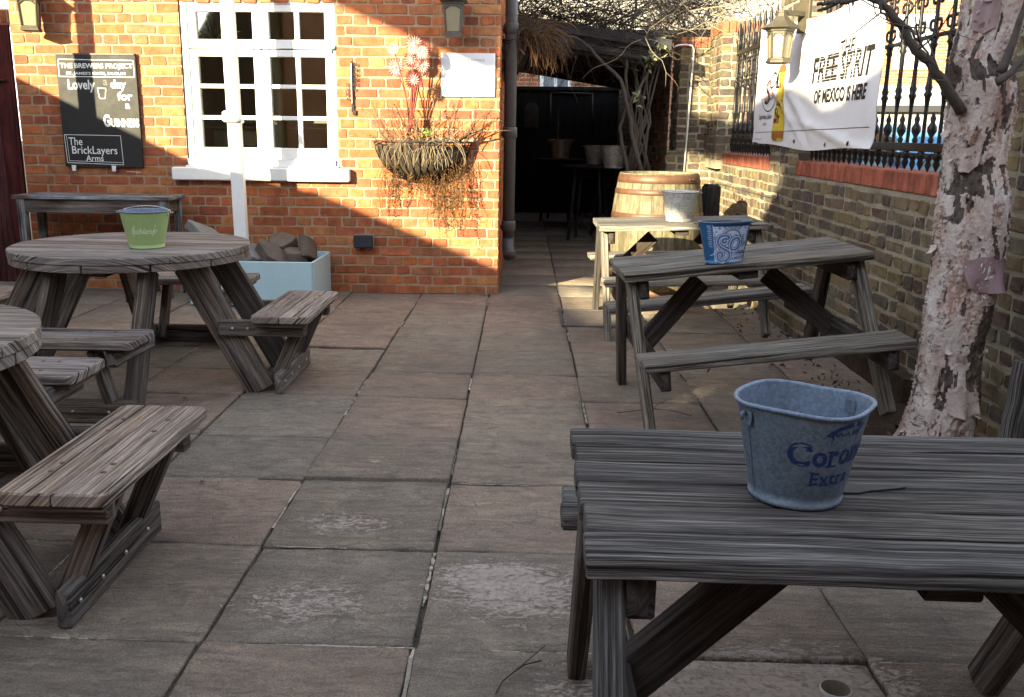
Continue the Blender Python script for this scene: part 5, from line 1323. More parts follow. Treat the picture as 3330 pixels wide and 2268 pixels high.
mb = MB()
for k in range(0, 15, 2):                                        # white hatch lines through the big letters
    z = 1.727 + k * .0105; a = .12 + .05 * math.sin(k * 1.3)
    flat_line(mb, [(YC - 6.95 + (a if k % 4 else .0), z), (YC - 6.6, z), (YC - 6.2, z), (YC - 5.95 - a * .5, z)], .0022, B2(.004), 0)
mb.build('hatching', M['vinyl'], bn)
mb = MB()                                                   # left column: logo, script, fine print, seam
put_text(mb, 'S', YC - 8.30, 1.60, .22, .19, B2(.0025), 0, off=-.005, shear=.25); put_text(mb, 'OL', YC - 8.12, 1.72, .28, .14, B2(.0025), 0, off=.0, shear=.2)
for k in range(4): flat_line(mb, [(YC - 8.36 + k * .05, 1.645 - k * .006), (YC - 8.0 + k * .03, 1.695 - k * .014)], .006, B2(.0028), 1 if k == 0 else 0)
flat_line(mb, smooth_path([(YC - 8.38, 1.66), (YC - 8.32, 1.57), (YC - 8.16, 1.535), (YC - 8.0, 1.57), (YC - 7.92, 1.65)]), .010, B2(.0028), 0)
put_text(mb, 'S', YC - 8.18, 1.70, .06, .10, B2(.0032), 1, off=-.01, shear=.25)
put_text(mb, 'Espiritu Libre', YC - 8.45, 1.465, .44, .055, B2(.0025), 0, off=.01, shear=.4); put_text(mb, '1899', YC - 8.28, 1.425, .10, .02, B2(.0025), 0, off=.01)
flat_line(mb, [(YC - 8.54 + i * .1, 1.366 + .0012 * i) for i in range(29)], .0045, B2(.0025), 0)
put_text(mb, 'drinkaware.co.uk', YC - 8.52, 1.305, .24, .014, B2(.0025), 0, off=.0)
for q in ((6.6, 1.285), (6.05, 1.30), (7.35, 1.30), (6.28, 2.17), (8.5, 2.15)): disc_patch(mb, YC - q[0], q[1], .022, .016, B2(.003), 0, 12)
mb.build('logo_print', [M['ink'], M['red_ink']], bn)
mb = MB(); bw0 = lambda t: (.15 if t < .42 else .15 - (t - .42) * .6 if t < .55 else .072 if t < .93 else .085)
P = []; n = 30
for i in range(n + 1):
    t = i / n; z = 1.30 + t * .60; wv = bw0(t) * (1 if 0 < i < n else .7); yc = 7.79 - .0 * t
    P += [(YC - yc - wv, z), (YC - yc, z), (YC - yc + wv, z)]
f3 = B2(.006)
for i in range(n):
    for j in range(2):
        q = [P[i * 3 + j], P[i * 3 + j + 1], P[(i + 1) * 3 + j + 1], P[(i + 1) * 3 + j]]
        mb.add([f3(*a) for a in q], [(0, 1, 2, 3)], None, 1 if i in (1, 2, 3) or (j == 0 and i % 7 < 2) or i > 26 else 0)
put_text(mb, 'SOL', YC - 7.91, 1.44, .24, .13, B2(.0075), 2, off=.03, slope=.3)
mb.build('bottle_print', [M['yellow_beer'], M['bottle_brown'], M['ink']], bn)

# ------------------------------------------------------------------ birch tree with peeling bark
TY = 3.62
bt = empty('birch_tree', (1.735, TY, 0), 0, 'river birch with pinkish peeling bark growing in front of the garden wall', 'tree')
cl = [(985, 2040, 2196), (900, 2066, 2207), (800, 2085, 2213), (700, 2098, 2238), (650, 2105, 2248), (600, 2110, 2262), (500, 2118, 2268), (430, 2130, 2272), (380, 2138, 2262), (300, 2140, 2280), (240, 2148, 2298), (190, 2150, 2296), (140, 2150, 2275), (60, 2178, 2300), (0, 2185, 2320)]
prof = []
for y, xa, xb in cl:
    a = W_(xa, y, TY); b = W_(xb, y, TY); prof.append(((a.x + b.x) / 2, (a.z + b.z) / 2, (b.x - a.x) / 2))
prof = [(prof[0][0] - .05, 0, .185)] + prof + [(1.80, 2.2, .13), (1.9, 2.9, .12), (2.0, 3.8, .10)]
def tr(z):
    for a, b in zip(prof[:-1], prof[1:]):
        if z <= b[1]: t = (z - a[1]) / (b[1] - a[1]); return a[0] + (b[0] - a[0]) * t, a[2] + (b[2] - a[2]) * t
    return prof[-1][0], prof[-1][2]
mb = MB(); NA, NZ = 150, 620; cols = []
def layer(a, z):
    ca, sa = math.cos(a), math.sin(a)
    wx_ = noise.noise(V((ca * 3, sa * 3, z * 6))) * .5
    n_ = noise.fractal(V((ca * 2.1 + wx_, sa * 2.1, z * 4.4 + wx_ + 9)), .55, 2.2, 5)
    rg = noise.fractal(V((ca * 1.4 + 3, sa * 1.4, z * 3.0 + 4)), .6, 2, 4) + (.34 if ca > .25 and .12 < z < 1.25 else 0) + (.30 if ca > .15 and .3 < z < .72 else 0) + (.62 if 1.13 < z + wx_ * .06 < 1.26 and sa < .2 else 0) + (.4 if 1.55 < z + wx_ * .05 < 1.62 else 0)
    if rg > .46: return 3, n_
    return (0 if n_ > -.16 else 1 if n_ > -.42 else 2), n_
def tsurf(a, z):
    x, r = tr(z); l, n_ = layer(a, z); ca, sa = math.cos(a), math.sin(a)
    r2 = r + noise.noise(V((ca * 1.5, sa * 1.5, z * 4))) * .012 + (.0045, .002, 0., 0.)[l]
    if l == 0: r2 += max(0, .004 - abs(n_ + .16) * .03) * 2
    if l == 3: r2 += noise.fractal(V((ca * 14, sa * 14, z * 30)), .8, 2, 4) * .011
    else: r2 += noise.fractal(V((ca * 7, sa * 7, z * 26)), .7, 2, 3) * .0022
    return V((x - 1.72 + r2 * ca, r2 * .92 * sa, z))
LC = [(1.0, .97, .95), (.98, .86, .80), (.66, .50, .43), (.20, .18, .17)]
vs = [tsurf(2 * pi * i / NA, 3.8 * j / NZ) for j in range(NZ + 1) for i in range(NA)]
for j in range(NZ):
    for i in range(NA):
        k = (i + 1) % NA; a = 2 * pi * i / NA; z = 3.8 * j / NZ; l, n_ = layer(a, z); c = LC[l]
        if l == 0 and n_ < -.148: c = (.5, .42, .38)
        f = R.uniform(.92, 1.08); c = (c[0] * f, c[1] * f, c[2] * f)
        mb.add([vs[j * NA + i], vs[j * NA + k], vs[(j + 1) * NA + k], vs[(j + 1) * NA + i]], [(0, 1, 2, 3)], [[(i / NA * 2, z), ((i + 1) / NA * 2, z), ((i + 1) / NA * 2, z + .006), (i / NA * 2, z + .006)]], 0, c, True)
# weld for smooth shading
tk = mb.build('trunk', M['bark'], bt)
bm = bmesh.new(); bm.from_mesh(tk.data); bmesh.ops.remove_doubles(bm, verts=bm.verts, dist=1e-5); bm.to_mesh(tk.data); bm.free()
fl = MB()
for k in range(170):                                            # curled papery flakes
    z = R.uniform(.05, 2.4); a = R.choice((R.uniform(pi * .85, 1.35 * pi), R.uniform(pi, 2 * pi), R.uniform(1.55 * pi, 2.05 * pi))); s = R.uniform(.005, .014) * (1.9 if R.random() < .12 else 1)
    p = tsurf(a, z); nr = V((math.cos(a), math.sin(a), 0)); tg = V((-math.sin(a), math.cos(a), 0)); up = V((0, 0, 1)); th_ = R.uniform(0, 2 * pi)
    d1 = tg * math.cos(th_) + up * math.sin(th_); d2 = nr.cross(d1); wd = s * R.uniform(.4, 1.3); cv = R.uniform(.5, 1.3)
    rows = []; 
    for i in range(5):
        t = i / 4; q = p + nr * .002 + d1 * s * 1.6 * (t - .3) * (1 - .25 * cv * t) + nr * (s * cv * t * t)
        ww = wd * (1 - .5 * t * R.uniform(.3, 1)) + R.uniform(-.003, .003); rows.append((q - d2 * ww + nr * R.uniform(0, .003), q + d2 * (ww + R.uniform(-.004, .004)) + nr * R.uniform(0, .003)))
    v_ = [x for r_ in rows for x in r_]; c = R.choice([(1, .97, .95), (.9, .8, .72), (.75, .62, .55), (1.1, 1.05, 1.05)])
    fl.add(v_, [(2 * i, 2 * i + 1, 2 * i + 3, 2 * i + 2) for i in range(4)], [[(z, a), (z + .02, a), (z + .02, a + .02), (z, a + .02)]] * 4, 0 if R.random() < .93 else 1, c)
# the big plum coloured sheet and a few broad sheets
def sheet(z, a, w_, h_, lift, mat, sag=.3, nseg=8):
    P = []
    for j in range(6):
        for i in range(nseg + 1):
            u = i / nseg - .5; v2 = j / 5; p = tsurf(a + u * w_ / .12, z + h_ * (v2 - .5) + .012 * noise.noise(V((u * 6, j, z * 9)))); nr = V((math.cos(a), math.sin(a), 0))
            ed = (1 - v2) * (.6 + .4 * math.sin(u * 9 + z * 7)); P.append(p + nr * (.003 + lift * ed ** 2 * sag * 3) + V((0, 0, -.02 * (1 - v2) * math.cos(u * 3.))))
    fl.add(P, [(j * (nseg + 1) + i, j * (nseg + 1) + i + 1, (j + 1) * (nseg + 1) + i + 1, (j + 1) * (nseg + 1) + i) for j in range(5) for i in range(nseg)], None, mat, (1, 1, 1), True)
sheet(.85, 1.60 * pi, .20, .11, .05, 1); sheet(.34, 1.55 * pi, .12, .08, .04, 0); sheet(.20, 1.25 * pi, .1, .2, .03, 0); sheet(1.78, 1.30 * pi, .10, .09, .02, 1); sheet(1.28, 1.3 * pi, .1, .07, .05, 0)
tag(fl.build('bark_flakes', [M['bark'], M['bark_plum']], bt), kind='stuff')
def br(px, r, name='branch', Y=TY, Ys=None, tips=0, mat='branch'):
    P = [W_(x, y, (Ys[i] if Ys else Y)) - V((1.72, TY, 0)) for i, (x, y) in enumerate(px)]
    Q = []
    for i in range(len(P) - 1):
        for u in (0, .25, .5, .75): Q.append(P[i].lerp(P[i + 1], u) + V((R.gauss(0, .003),) * 3))
    Q.append(P[-1]); mb = MB(); n = len(Q); mb.tube(Q, [r * (1 - .72 * i / n) for i in range(n)], 10)
    for k in range(tips):
        i = R.randrange(n // 4, n); mb.tube(stem(Q[i], (R.gauss(-.3, .6), R.gauss(0, .3), R.gauss(-.1, .5)), R.uniform(.08, .35), 6, .35), [.0035, .003, .0026, .002, .0016, .0012, .0008], 4)
    return mb.build(name, M[mat], bt)
br([(2172, 255), (2140, 200), (2105, 150), (2070, 115), (2040, 70), (2010, 25), (1985, 3), (1950, -8), (1905, -2), (1875, 8), (1845, 10)], .021, Ys=[3.55, 3.52, 3.5, 3.5, 3.5, 3.5, 3.5, 3.5, 3.5, 3.5, 3.5], tips=12)
br([(1950, -6), (1900, 4), (1862, 20), (1845, 24)], .012, Y=3.5)
br([(1985, 5), (1990, 28), (2010, 50), (2040, 60)], .006, Y=3.48, tips=3); br([(2050, 60), (2085, 110), (2120, 160), (2150, 205)], .005, Y=3.45, tips=4)
br([(2262, 165), (2290, 95), (2310, 30), (2330, -30)], .017, Y=3.42); br([(2250, 190), (2285, 165), (2324, 120), (2370, 80)], .016, Y=3.40)

# leaning stake at the right edge
o = MB(); a = W_(2293, 1000, 3.0); b = W_(2330, 820, 3.0); o.beam((0, 0, 0), b - a, .06, .05, up=(0, 1, 0), bev=.004, seg=4, jit=.002)
o = o.build('wooden_stake', M['wood_grey'], None, a); tag(o, 'grey leaning wooden stake at the right edge, beside the birch', 'stake')

# cables on the wall
def cable(name, pts, r, label, mat='white'):
    c = V(pts[0]); mb = MB(); mb.tube([V(p) - c for p in pts], r, 6); o = mb.build(name, M[mat], None, c); tag(o, label, 'cable', 'cables on the wall'); return o
def wx(x, y, X):
    v = V((x - 1110, -(y - 791.5), -2080.)); d = V([sum(RM[i][j] * v[j] for j in range(3)) for i in range(3)]); return V((0, 0, 1.35)) + d * (X / d.x)
cable('cable', [wx(1772, 335, 2.035), wx(1770, 380, 2.04), wx(1766, 420, 2.04), wx(1764, 452, 2.035), wx(1740, 446, 2.035), wx(1700, 436, 2.035), wx(1650, 422, 2.035), wx(1605, 411, 2.035), wx(1590, 409, 2.0)], .005, 'thin grey cable dropping below the banner and running along the wall to the barrel', 'pipe')
Pc = [W_(x, y, YR - .012) for x, y in ((1528, 108), (1540, 103), (1556, 102), (1571, 104), (1575, 112), (1574, 130), (1568, 200), (1560, 300), (1552, 392))]
cable('conduit', Pc, .009, 'pale conduit pipe bending over the far pier and running down to the barrel')

# ------------------------------------------------------------------ dark shelter over the passage
st = empty('shelter', (.8, 12.4, 0), label='dark open-fronted timber shelter covering the passage behind the brick corner', cat='shelter')
def sl(x, y, z): return (x - .8, y - 12.4, z)
mb = MB(); 
def rz(x): return 2.32 - .155 * x
mb.beam(sl(-.2, 9.78, rz(-.2) + .03), sl(1.37, 9.78, rz(1.37) + .03), .05, .20, bev=.006, seg=8, jit=.002)
mb.beam(sl(-.2, 9.84, rz(-.2) - .075), sl(1.39, 9.84, rz(1.32) - .075), .06, .08, bev=.006, seg=4)
mb.build('fascia_beam', M['wood_dark'], st)
mb = MB()
for k in range(7): mb.beam(sl(-.2, 10.3 + k * .75, rz(-.2) - .02), sl(1.50, 10.3 + k * .75, rz(1.5) - .02), .05, .12, bev=.004)
mb.build('rafters', M['wood_black'], st)
mb = MB(); 
vs = [sl(-.25, 9.70, rz(-.25) + .06 + .10), sl(1.46, 9.70, rz(1.4) + .16), sl(1.54, 15.4, rz(1.54) + .16), sl(-.25, 15.4, rz(-.25) + .16)]
vs += [(x, y, z - .10) for x, y, z in vs]
mb.add(vs, [(0, 1, 2, 3), (7, 6, 5, 4), (0, 4, 5, 1), (1, 5, 6, 2), (2, 6, 7, 3), (3, 7, 4, 0)]); mb.build('roof', M['slate'], st)
for x in (): mb = MB(); mb.beam(sl(x, 9.42, 0), sl(x, 9.42, rz(x)), .10, .10, up=(0, 1, 0), bev=.006); mb.build('post', M['wood_black'], st)
bk = empty('back_wall', (.8, 15.9, 0), 0, 'black painted boarded wall closing the far end of the passage', 'wall')
mb = MB()
for k in range(16): mb.beam((-1.1 + .15 * k, 0, 0), (-1.1 + .15 * k, 0, 2.05), .147, .03, up=(0, 1, 0), bev=.003)
mb.box((-1.2, .02, 0), (1.4, .06, 2.04)); mb.beam((-1.2, -.03, 2.06), (1.3, -.03, 2.06), .06, .06, bev=.004); mb.build('boards', M['black_wall'], bk)
mb = MB(); 
def bwp(x, y, e=.05): p = W_(x, y, 15.9 - e); return (p.x - .8, p.y - 15.9, p.z)
for a, b in (((1250, 210), (1345, 213)), ((1345, 213), (1345, 295)), ((1250, 213), (1249, 296))): mb.tube([bwp(*a), bwp(*b)], .012, 5)
mb.build('frame_line', M['pipe'], bk)
pq = W_(1206, 262, 15.85); o = MB(); o.prism([(-.12, -.2), (.12, -.2), (.12, .12), (.06, .2), (-.06, .2), (-.12, .12)], (0, 0, 0), (1, 0, 0), (0, 0, 1), (0, -1, 0), .02); o.prism([(-.07, -.12), (.07, -.12), (.07, .07), (0, .13), (-.07, .07)], (0, -.02, 0), (1, 0, 0), (0, 0, 1), (0, -1, 0), .01)
o = o.build('wall_plaque', M['lead'] , None, pq); tag(o, 'small arched plaque on the black back wall', 'plaque')
rw = MB(); rw.box((-.02, 9.6 - 12, 0), (.10, 5.4, 2.2))
# far tables and buckets in the dark passage
def small_table(x, y, r, z, label):
    t = empty('pub_table', (x, y, 0), 0, label, 'table', 'dark tables in the passage')
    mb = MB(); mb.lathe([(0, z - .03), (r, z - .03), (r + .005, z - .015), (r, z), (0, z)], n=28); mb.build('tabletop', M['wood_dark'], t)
    for k in range(4): a = k * pi / 2 + .5; mb = MB(); mb.beam((r * .55 * math.cos(a), r * .55 * math.sin(a), z - .03), (r * .8 * math.cos(a), r * .8 * math.sin(a), 0), .04, .04, up=(0, 1, .1), bev=.003); mb.build('leg', M['wood_black'], t)
def pgz(x, y, z):
    v = V((x - 1110, -(y - 791.5), -2080.)); d = V([sum(RM[i][j] * v[j] for j in range(3)) for i in range(3)]); return V((0, 0, 1.35)) + d * ((z - 1.35) / d.z)
for (x, y, z, r, lb) in ((1270, 361, .95, .40, 'tall dark round table under the hanging chain, deep in the passage'), (1340, 375, .95, .38, 'tall dark round table with a pale bucket, right side of the passage'), (1385, 380, .9, .34, 'dark round table carrying the bucket nearest the climber stems')):
    p = pgz(x, y, z); p = V((min(p.x, 1.3), min(p.y, 14.6), 0)); small_table(p.x, p.y, r, z, lb)
def mini_bucket(px_, py_, Y, s, lb):
    p = W_(px_, py_, Y); b = bucket('galvanised_bucket', p, 0, .088 * s, .125 * s, .2 * s, M['galv'], M['galv'], lb, n=24); wire_handle(b, .125 * s, .2 * s, M['galv'], lift=.01, back=.7)
mini_bucket(1351, 375, 12.3, 1.25, 'galvanised bucket on the middle dark table in the passage'); mini_bucket(1392, 382, 11.6, 1.35, 'galvanised bucket with raised handle on the dark table nearest the climber'); mini_bucket(1272, 360, 13.6, 1.3, 'dim bucket on the farthest dark table, under the chain')
ch = MB(); a = W_(1268, 225, 13.6); b = W_(1266, 345, 13.6); ch.tube([V((0, 0, 0)), (b - a) * .5, b - a], .010, 6); o = ch.build('chain', M['galv'], None, a); tag(o, 'thin pale chain hanging above the farthest dark table', 'chain')
def stool(x, y, lb):
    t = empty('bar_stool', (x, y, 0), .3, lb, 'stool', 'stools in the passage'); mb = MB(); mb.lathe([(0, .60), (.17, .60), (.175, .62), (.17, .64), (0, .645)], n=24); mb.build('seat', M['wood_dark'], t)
    for k in range(4): a = k * pi / 2; mb = MB(); mb.beam((.1 * math.cos(a), .1 * math.sin(a), .60), (.17 * math.cos(a), .17 * math.sin(a), 0), .03, .03, up=(0, 1, .1), bev=.003); mb.build('leg', M['wood_black'], t)
p = pgz(1340, 402, .64); stool(p.x, p.y, 'dark stool in front of the middle table in the passage'); p = pgz(1375, 420, .64); stool(p.x, p.y, 'dark stool with a pale seat beside the barrel, in the passage')

# climber: trunks, sprawling twigs
cm = empty('bare_climber', (1.45, 9.5, 0), 0, 'huge tangle of bare climber stems sprawling over the shelter roof and wall top', 'climber')
mb = MB()
def cp(x, y, Y): return W_(x, y, Y) - V((1.45, 9.5, 0))
def thick(pts, r0_, r1_): 
    P = [cp(*p) for p in pts]; Q = []
    for i in range(len(P) - 1):
        for u in (0, .33, .66): Q.append(P[i].lerp(P[i + 1], u) + V((R.gauss(0, .006), R.gauss(0, .006), 0)))
    Q.append(P[-1]); n = len(Q); mb.tube(Q, [r0_ + (r1_ - r0_) * i / (n - 1) for i in range(n)], 8)
thick([(1455, 395, 9.75), (1438, 320, 9.75), (1425, 250, 9.72), (1412, 190, 9.72), (1395, 165, 9.70), (1370, 145, 9.65), (1340, 110, 9.65), (1310, 88, 9.62), (1280, 80, 9.60), (1270, 78, 9.60)], .024, .012)
thick([(1425, 390, 9.80), (1415, 340, 9.80), (1408, 290, 9.80), (1418, 250, 9.80), (1440, 215, 9.80), (1470, 170, 9.85), (1490, 130, 9.90)], .022, .012)
thick([(1448, 390, 9.85), (1440, 300, 9.85), (1422, 200, 9.85), (1420, 150, 9.80), (1425, 100, 9.80), (1440, 40, 9.90), (1450, -20, 9.90)], .020, .013)
for k in range(9): thick([(R.uniform(1420, 1480), 390, 10.0), (R.uniform(1430, 1485), 280, 10.0), (R.uniform(1430, 1500), 150, 10.0), (R.uniform(1350, 1520), 60, 10.1), (R.uniform(1250, 1600), -10, 10.2)], .014, .006)
mb.build('trunk', M['branch'], cm)
tw = MB()
def twig(p, d, L, r, n=9, wob=.45, mat=0, sides=3):
    P = stem(p, d, L, n, wob); tw.tube(P, [r * (1 - .7 * i / n) for i in range(n + 1)], sides, mat=mat, cap=False); return P
for k in range(1500):
    u = R.random(); x = -.25 + 2.6 * u; y = R.uniform(9.5, 11.5); base = 2.33 - .12 * x
    z = base + abs(R.gauss(0, .30)) + .02
    if x > 1.2: z = R.uniform(2.3, 3.4); y = R.uniform(10.6, 12.)
    d = V((R.gauss(0, 1), R.gauss(0, .6), R.gauss(.0, .55)))
    sh3 = 2 if x < 1.1 else (0 if R.random() < .6 else 1)  # shade and sun put into twig colours: dark copy in shadow, pale where lit
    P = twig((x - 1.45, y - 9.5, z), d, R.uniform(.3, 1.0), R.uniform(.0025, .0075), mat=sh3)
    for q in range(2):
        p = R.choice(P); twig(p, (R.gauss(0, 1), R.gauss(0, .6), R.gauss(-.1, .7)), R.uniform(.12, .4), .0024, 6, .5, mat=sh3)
for k in range(420):                                             # outer sunlit hedge above the far pier
    P = twig((R.uniform(.0, 1.6), R.uniform(1.2, 2.8), R.uniform(2.4, 3.6)), (R.gauss(0, 1), R.gauss(0, .6), R.gauss(.1, .6)), R.uniform(.3, .9), R.uniform(.003, .006), mat=R.choice((0, 0, 1, 2)))
for k in range(12): twig((R.uniform(.1, 1.3) , R.uniform(.2, .9), R.uniform(2.35, 2.9)), (R.gauss(-.2, 1), -.3, R.gauss(-.2, .4)), R.uniform(.5, 1.2), .007, 10, .3, 1, 4)
tw.build('twigs', [M['twig'], M['twig_pale'], M['twig_dark']], cm)
lf = MB()
for cx_, cy_, n_ in ((1485, 125, 26), (1478, 138, 20), (1500, 105, 12), (1448, 225, 8), (1480, 100, 8)):
    for k in range(n_): leaflet(lf, cp(cx_ + R.gauss(0, 8), cy_ + R.gauss(0, 8), 9.75 + R.gauss(0, .05)), R.uniform(.03, .055), 0)
lf.build('ivy_leaves', [M['leaf_ivy']], cm)

# ------------------------------------------------------------------ what stands beyond
def far_building(name, loc, rz, Wd, Hh, label, rows, cols, band=None, mat='brick_red', win_w=1.1, win_h=1.5, z0=1.2, dz=2.8, depth=7, win=True, brick_from=0):
    t = empty(name, loc, rz, label, 'building', None)
    k = MB(); 
    k.box((-Wd / 2, 0, 0), (Wd / 2, depth, Hh), 0, (.34, .13, .07)); k.build('wall', FARB if mat == 'brick_red' else M[mat], t)
    for r_ in range(rows):
        for c_ in range(cols):
            x = -Wd / 2 + Wd * (c_ + .5) / cols; z = z0 + r_ * dz
            m2 = MB(); 
            for a, b, e, f in ((-win_w / 2, win_w / 2, 0, .07), (-win_w / 2, win_w / 2, win_h - .07, win_h), (-win_w / 2, -win_w / 2 + .07, .07, win_h - .07), (win_w / 2 - .07, win_w / 2, .07, win_h - .07), (-.03, .03, .07, win_h - .07)): m2.box((x + a, -.05, z + e), (x + b, -.002, z + f))
            wn = m2.build('window', M['white'], t); m2 = MB(); m2.box((x - win_w / 2 + .03, -.03, z + .03), (x + win_w / 2 - .03, -.001, z + win_h - .03)); m2.build('pane', M['pane_sky'], wn)
    if band: m2 = MB(); m2.box((-Wd / 2 - .1, -.25, band[0]), (Wd / 2 + .1, -.001, band[1])); m2.build('white_band', M['cream'], t)
    m2 = MB(); m2.box((-Wd / 2 - .15, -.2, Hh + .001), (Wd / 2 + .15, depth + .2, Hh + .15)); m2.build('roof_edge', M['slate'], t)
    return t
k = NT('far_brickwork'); b = k.n('ShaderNodeTexBrick'); x, y, z = k.sep(k.obj()); k.l(k.comb(k.math('ADD', x, y), z), b.inputs['Vector'])
b.inputs['Scale'].default_value = 1.; b.inputs['Brick Width'].default_value = .24; b.inputs['Row Height'].default_value = .08; b.inputs['Mortar Size'].default_value = .012
b.inputs['Color1'].default_value = (.34, .13, .06, 1); b.inputs['Color2'].default_value = (.26, .09, .05, 1); b.inputs['Mortar'].default_value = (.36, .26, .17, 1)
FARB = k.fin(b.outputs[0], .9, 0, .2)
far_building('house', (.6, 19, 0), 0, 7.5, 3.15, 'red brick house with white windows behind the shelter, seen over the black wall', 1, 5, z0=1.75, win_w=.62, win_h=1.0, depth=5)
far_building('rendered_house', (1.5, 27, 0), 0, 16, 9, 'tall pale rendered building rising far behind the shelter roof', 1, 6, mat='cream', z0=5.5)
far_building('brick_block', (14.2, 27, 0), -.25, 13, 9, 'sunlit orange brick block with white windows and a white band across the street', 2, 6, band=(1.75, 2.75), z0=3.2)
far_building('garage', (8.5, 22.8, 0), -.3, 5.6, 1.9, 'low pale rendered garage across the street, behind the railings', 0, 1, mat='cream', depth=3)
carp = {'blue': plain('blue_car_paint', (.10, .28, .52), .25, .3, .05, 3, .02, .6), 'pale': plain('pale_blue_car_paint', (.35, .55, .68), .25, .2, .05, 3, .02, .6), 'white': plain('white_car_paint', (.7, .72, .74), .25, 0, .05, 3, .02, .6)}
def car(loc, rz, paint, label):
    t = empty('parked_car', loc, rz, label, 'car', 'cars parked beyond the railings')
    pr = [(-2.0, .30), (-2.05, .55), (-1.95, .88), (-1.75, .98), (-1.35, 1.42), (-.9, 1.50), (.1, 1.50), (.45, 1.42), (1.05, 1.02), (1.75, .90), (2.05, .72), (2.08, .38), (2.0, .25), (-1.95, .25)]
    t.scale = (1.0, 1.0, 1.0)
    mb = MB(); mb.prism(pr[::-1], (0, -.82, 0), (1, 0, 0), (0, 0, 1), (0, 1, 0), 1.64, bev=.07); mb.build('body', carp[paint], t)
    for s in (-1, 1):
        for q in ([(-1.28, 1.14), (-1.15, 1.34), (-.75, 1.42), (-.4, 1.42), (-.4, 1.14)], [(-.33, 1.14), (-.33, 1.42), (.08, 1.42), (.38, 1.34), (.62, 1.14)]):
            mb = MB(); mb.prism(q, (0, s * .81, 0), (1, 0, 0), (0, 0, 1), (0, s, 0), .012, bev=.002); mb.build('window', M['pane'], t)
        for x in (-1.25, 1.3):
            mb = MB(); c = V((x, s * .74, .32)); pts = []
            mb.lathe([(.19, -.09), (.30, -.09), (.32, -.06), (.32, .06), (.30, .09), (.19, .09)], n=24); mb.v = [(c.x + a, c.y + cc, c.z + b) for a, b, cc in mb.v]; wh = mb.build('wheel', M['plastic'], t)
            mb = MB(); mb.lathe([(0, .04), (.06, .06), (.19, .085)], n=12); mb.v = [(c.x + a, c.y + s * cc, c.z + b) for a, b, cc in mb.v]; mb.build('rim', M['bolt'], wh)
        mb = MB(); mb.box((1.98, s * .6 - .14, .62), (2.075, s * .6 + .14, .76)); mb.build('headlight', M['frost'], t)
    mb = MB(); mb.add([(.52, -.68, 1.41), (.52, .68, 1.41), (1.06, .74, 1.045), (1.06, -.74, 1.045)], [(3, 2, 1, 0)]); mb.v = [(x + .012, y, z + .02) for x, y, z in mb.v]; mb.build('windscreen', M['pane'], t)
car((5.2, 12.6, -.01), pi / 2 + .02, 'blue', 'blue car parked beyond the railings, nearest the birch')
car((5.3, 18.2, -.01), pi / 2 - .03, 'pale', 'pale blue car parked beyond the railings behind the banner')
car((5.0, 9.1, -.01), pi / 2 + .02, 'pale', 'pale blue car close behind the wall, glimpsed under the railing')
car((5.2, 23.5, -.01), pi / 2, 'white', 'white car parked farthest along the street')

# unseen boarded screen added beyond the left edge, openings cut to shape the sun
ob = empty('sun_mask_screen', (-6, -3, 0), 0, 'tall dark boarded screen added beyond the left edge, shaping sun and shade', 'building')
mb = MB()
def blk(y0, y1, zs0, zs1, zt0, zt1):
    """board panel between y0..y1, bottom line zs0..zs1, top line zt0..zt1"""
    mb.prism([(y0 + 3, zs0), (y1 + 3, zs1), (y1 + 3, zt1), (y0 + 3, zt0)], (-.12, 0, 0), (0, 1, 0), (0, 0, 1), (1, 0, 0), .12, bev=0)
blk(-14, -6.90, 0, 0, 8, 8); blk(-6.90, -6.74, 0, 0, 4.0, 4.0); blk(-6.90, -6.74, 4.42, 4.42, 8, 8); blk(-6.74, -6.36, 0, 0, 8, 8); blk(-6.36, -6.22, 0, 0, 3.6, 3.6); blk(-6.36, -6.22, 4.0, 4.0, 8, 8); blk(-6.22, -5.6, 0, 0, 8, 8)
blk(-5.6, -4.85, 0, 0, 5.65, 5.47); blk(-4.85, -4.70, 0, 0, 5.47, 5.43); blk(-4.70, -4.60, 0, 0, 5.43, 5.39); blk(-4.60, -4.42, 0, 0, 3.20, 3.20); blk(-4.60, -4.42, 3.38, 3.38, 5.39, 5.34); blk(-4.42, -4.1, 0, 0, 5.34, 5.32); blk(-4.1, -3.75, 0, 0, 5.32, 5.42)
blk(-3.75, -3.3, 0, 0, 5.42, 5.50); blk(-3.3, -2.85, 0, 0, 3.75, 3.55); blk(-3.3, -2.3, 4.17, 4.16, 4.83, 4.17); blk(-2.85, -2.3, 0, 0, 3.5, 3.15)
blk(-2.3, -1.2, 0, 0, 3.10, 3.0); blk(-1.2, 0, 0, 0, 3.0, 2.96); blk(-3.3, -2.6, 4.93, 4.93, 5.50, 5.45); blk(-2.6, -1.2, 4.93, 4.90, 5.45, 5.3); blk(-1.2, .03, 4.90, 4.88, 5.3, 5.26)
blk(0, 2.1, 0, 0, 2.96, 2.85); blk(.03, 2.1, 4.55, 4.46, 6.3, 6.3); blk(2.1, 5.35, 4.5, 4.4, 6.3, 6.3); blk(2.1, 3.2, 0, 0, 2.84, 2.62); blk(3.2, 5.35, 0, 0, 2.60, 2.60); blk(5.35, 9, 0, 0, 5.5, 5.5)
mb.build('mask_panels', M['wood_black'], ob)
mb = MB(); mb.box((-3, -11, 0), (-.13, 8, 2.5)); mb.build('rear_block', M['wood_black'], ob)

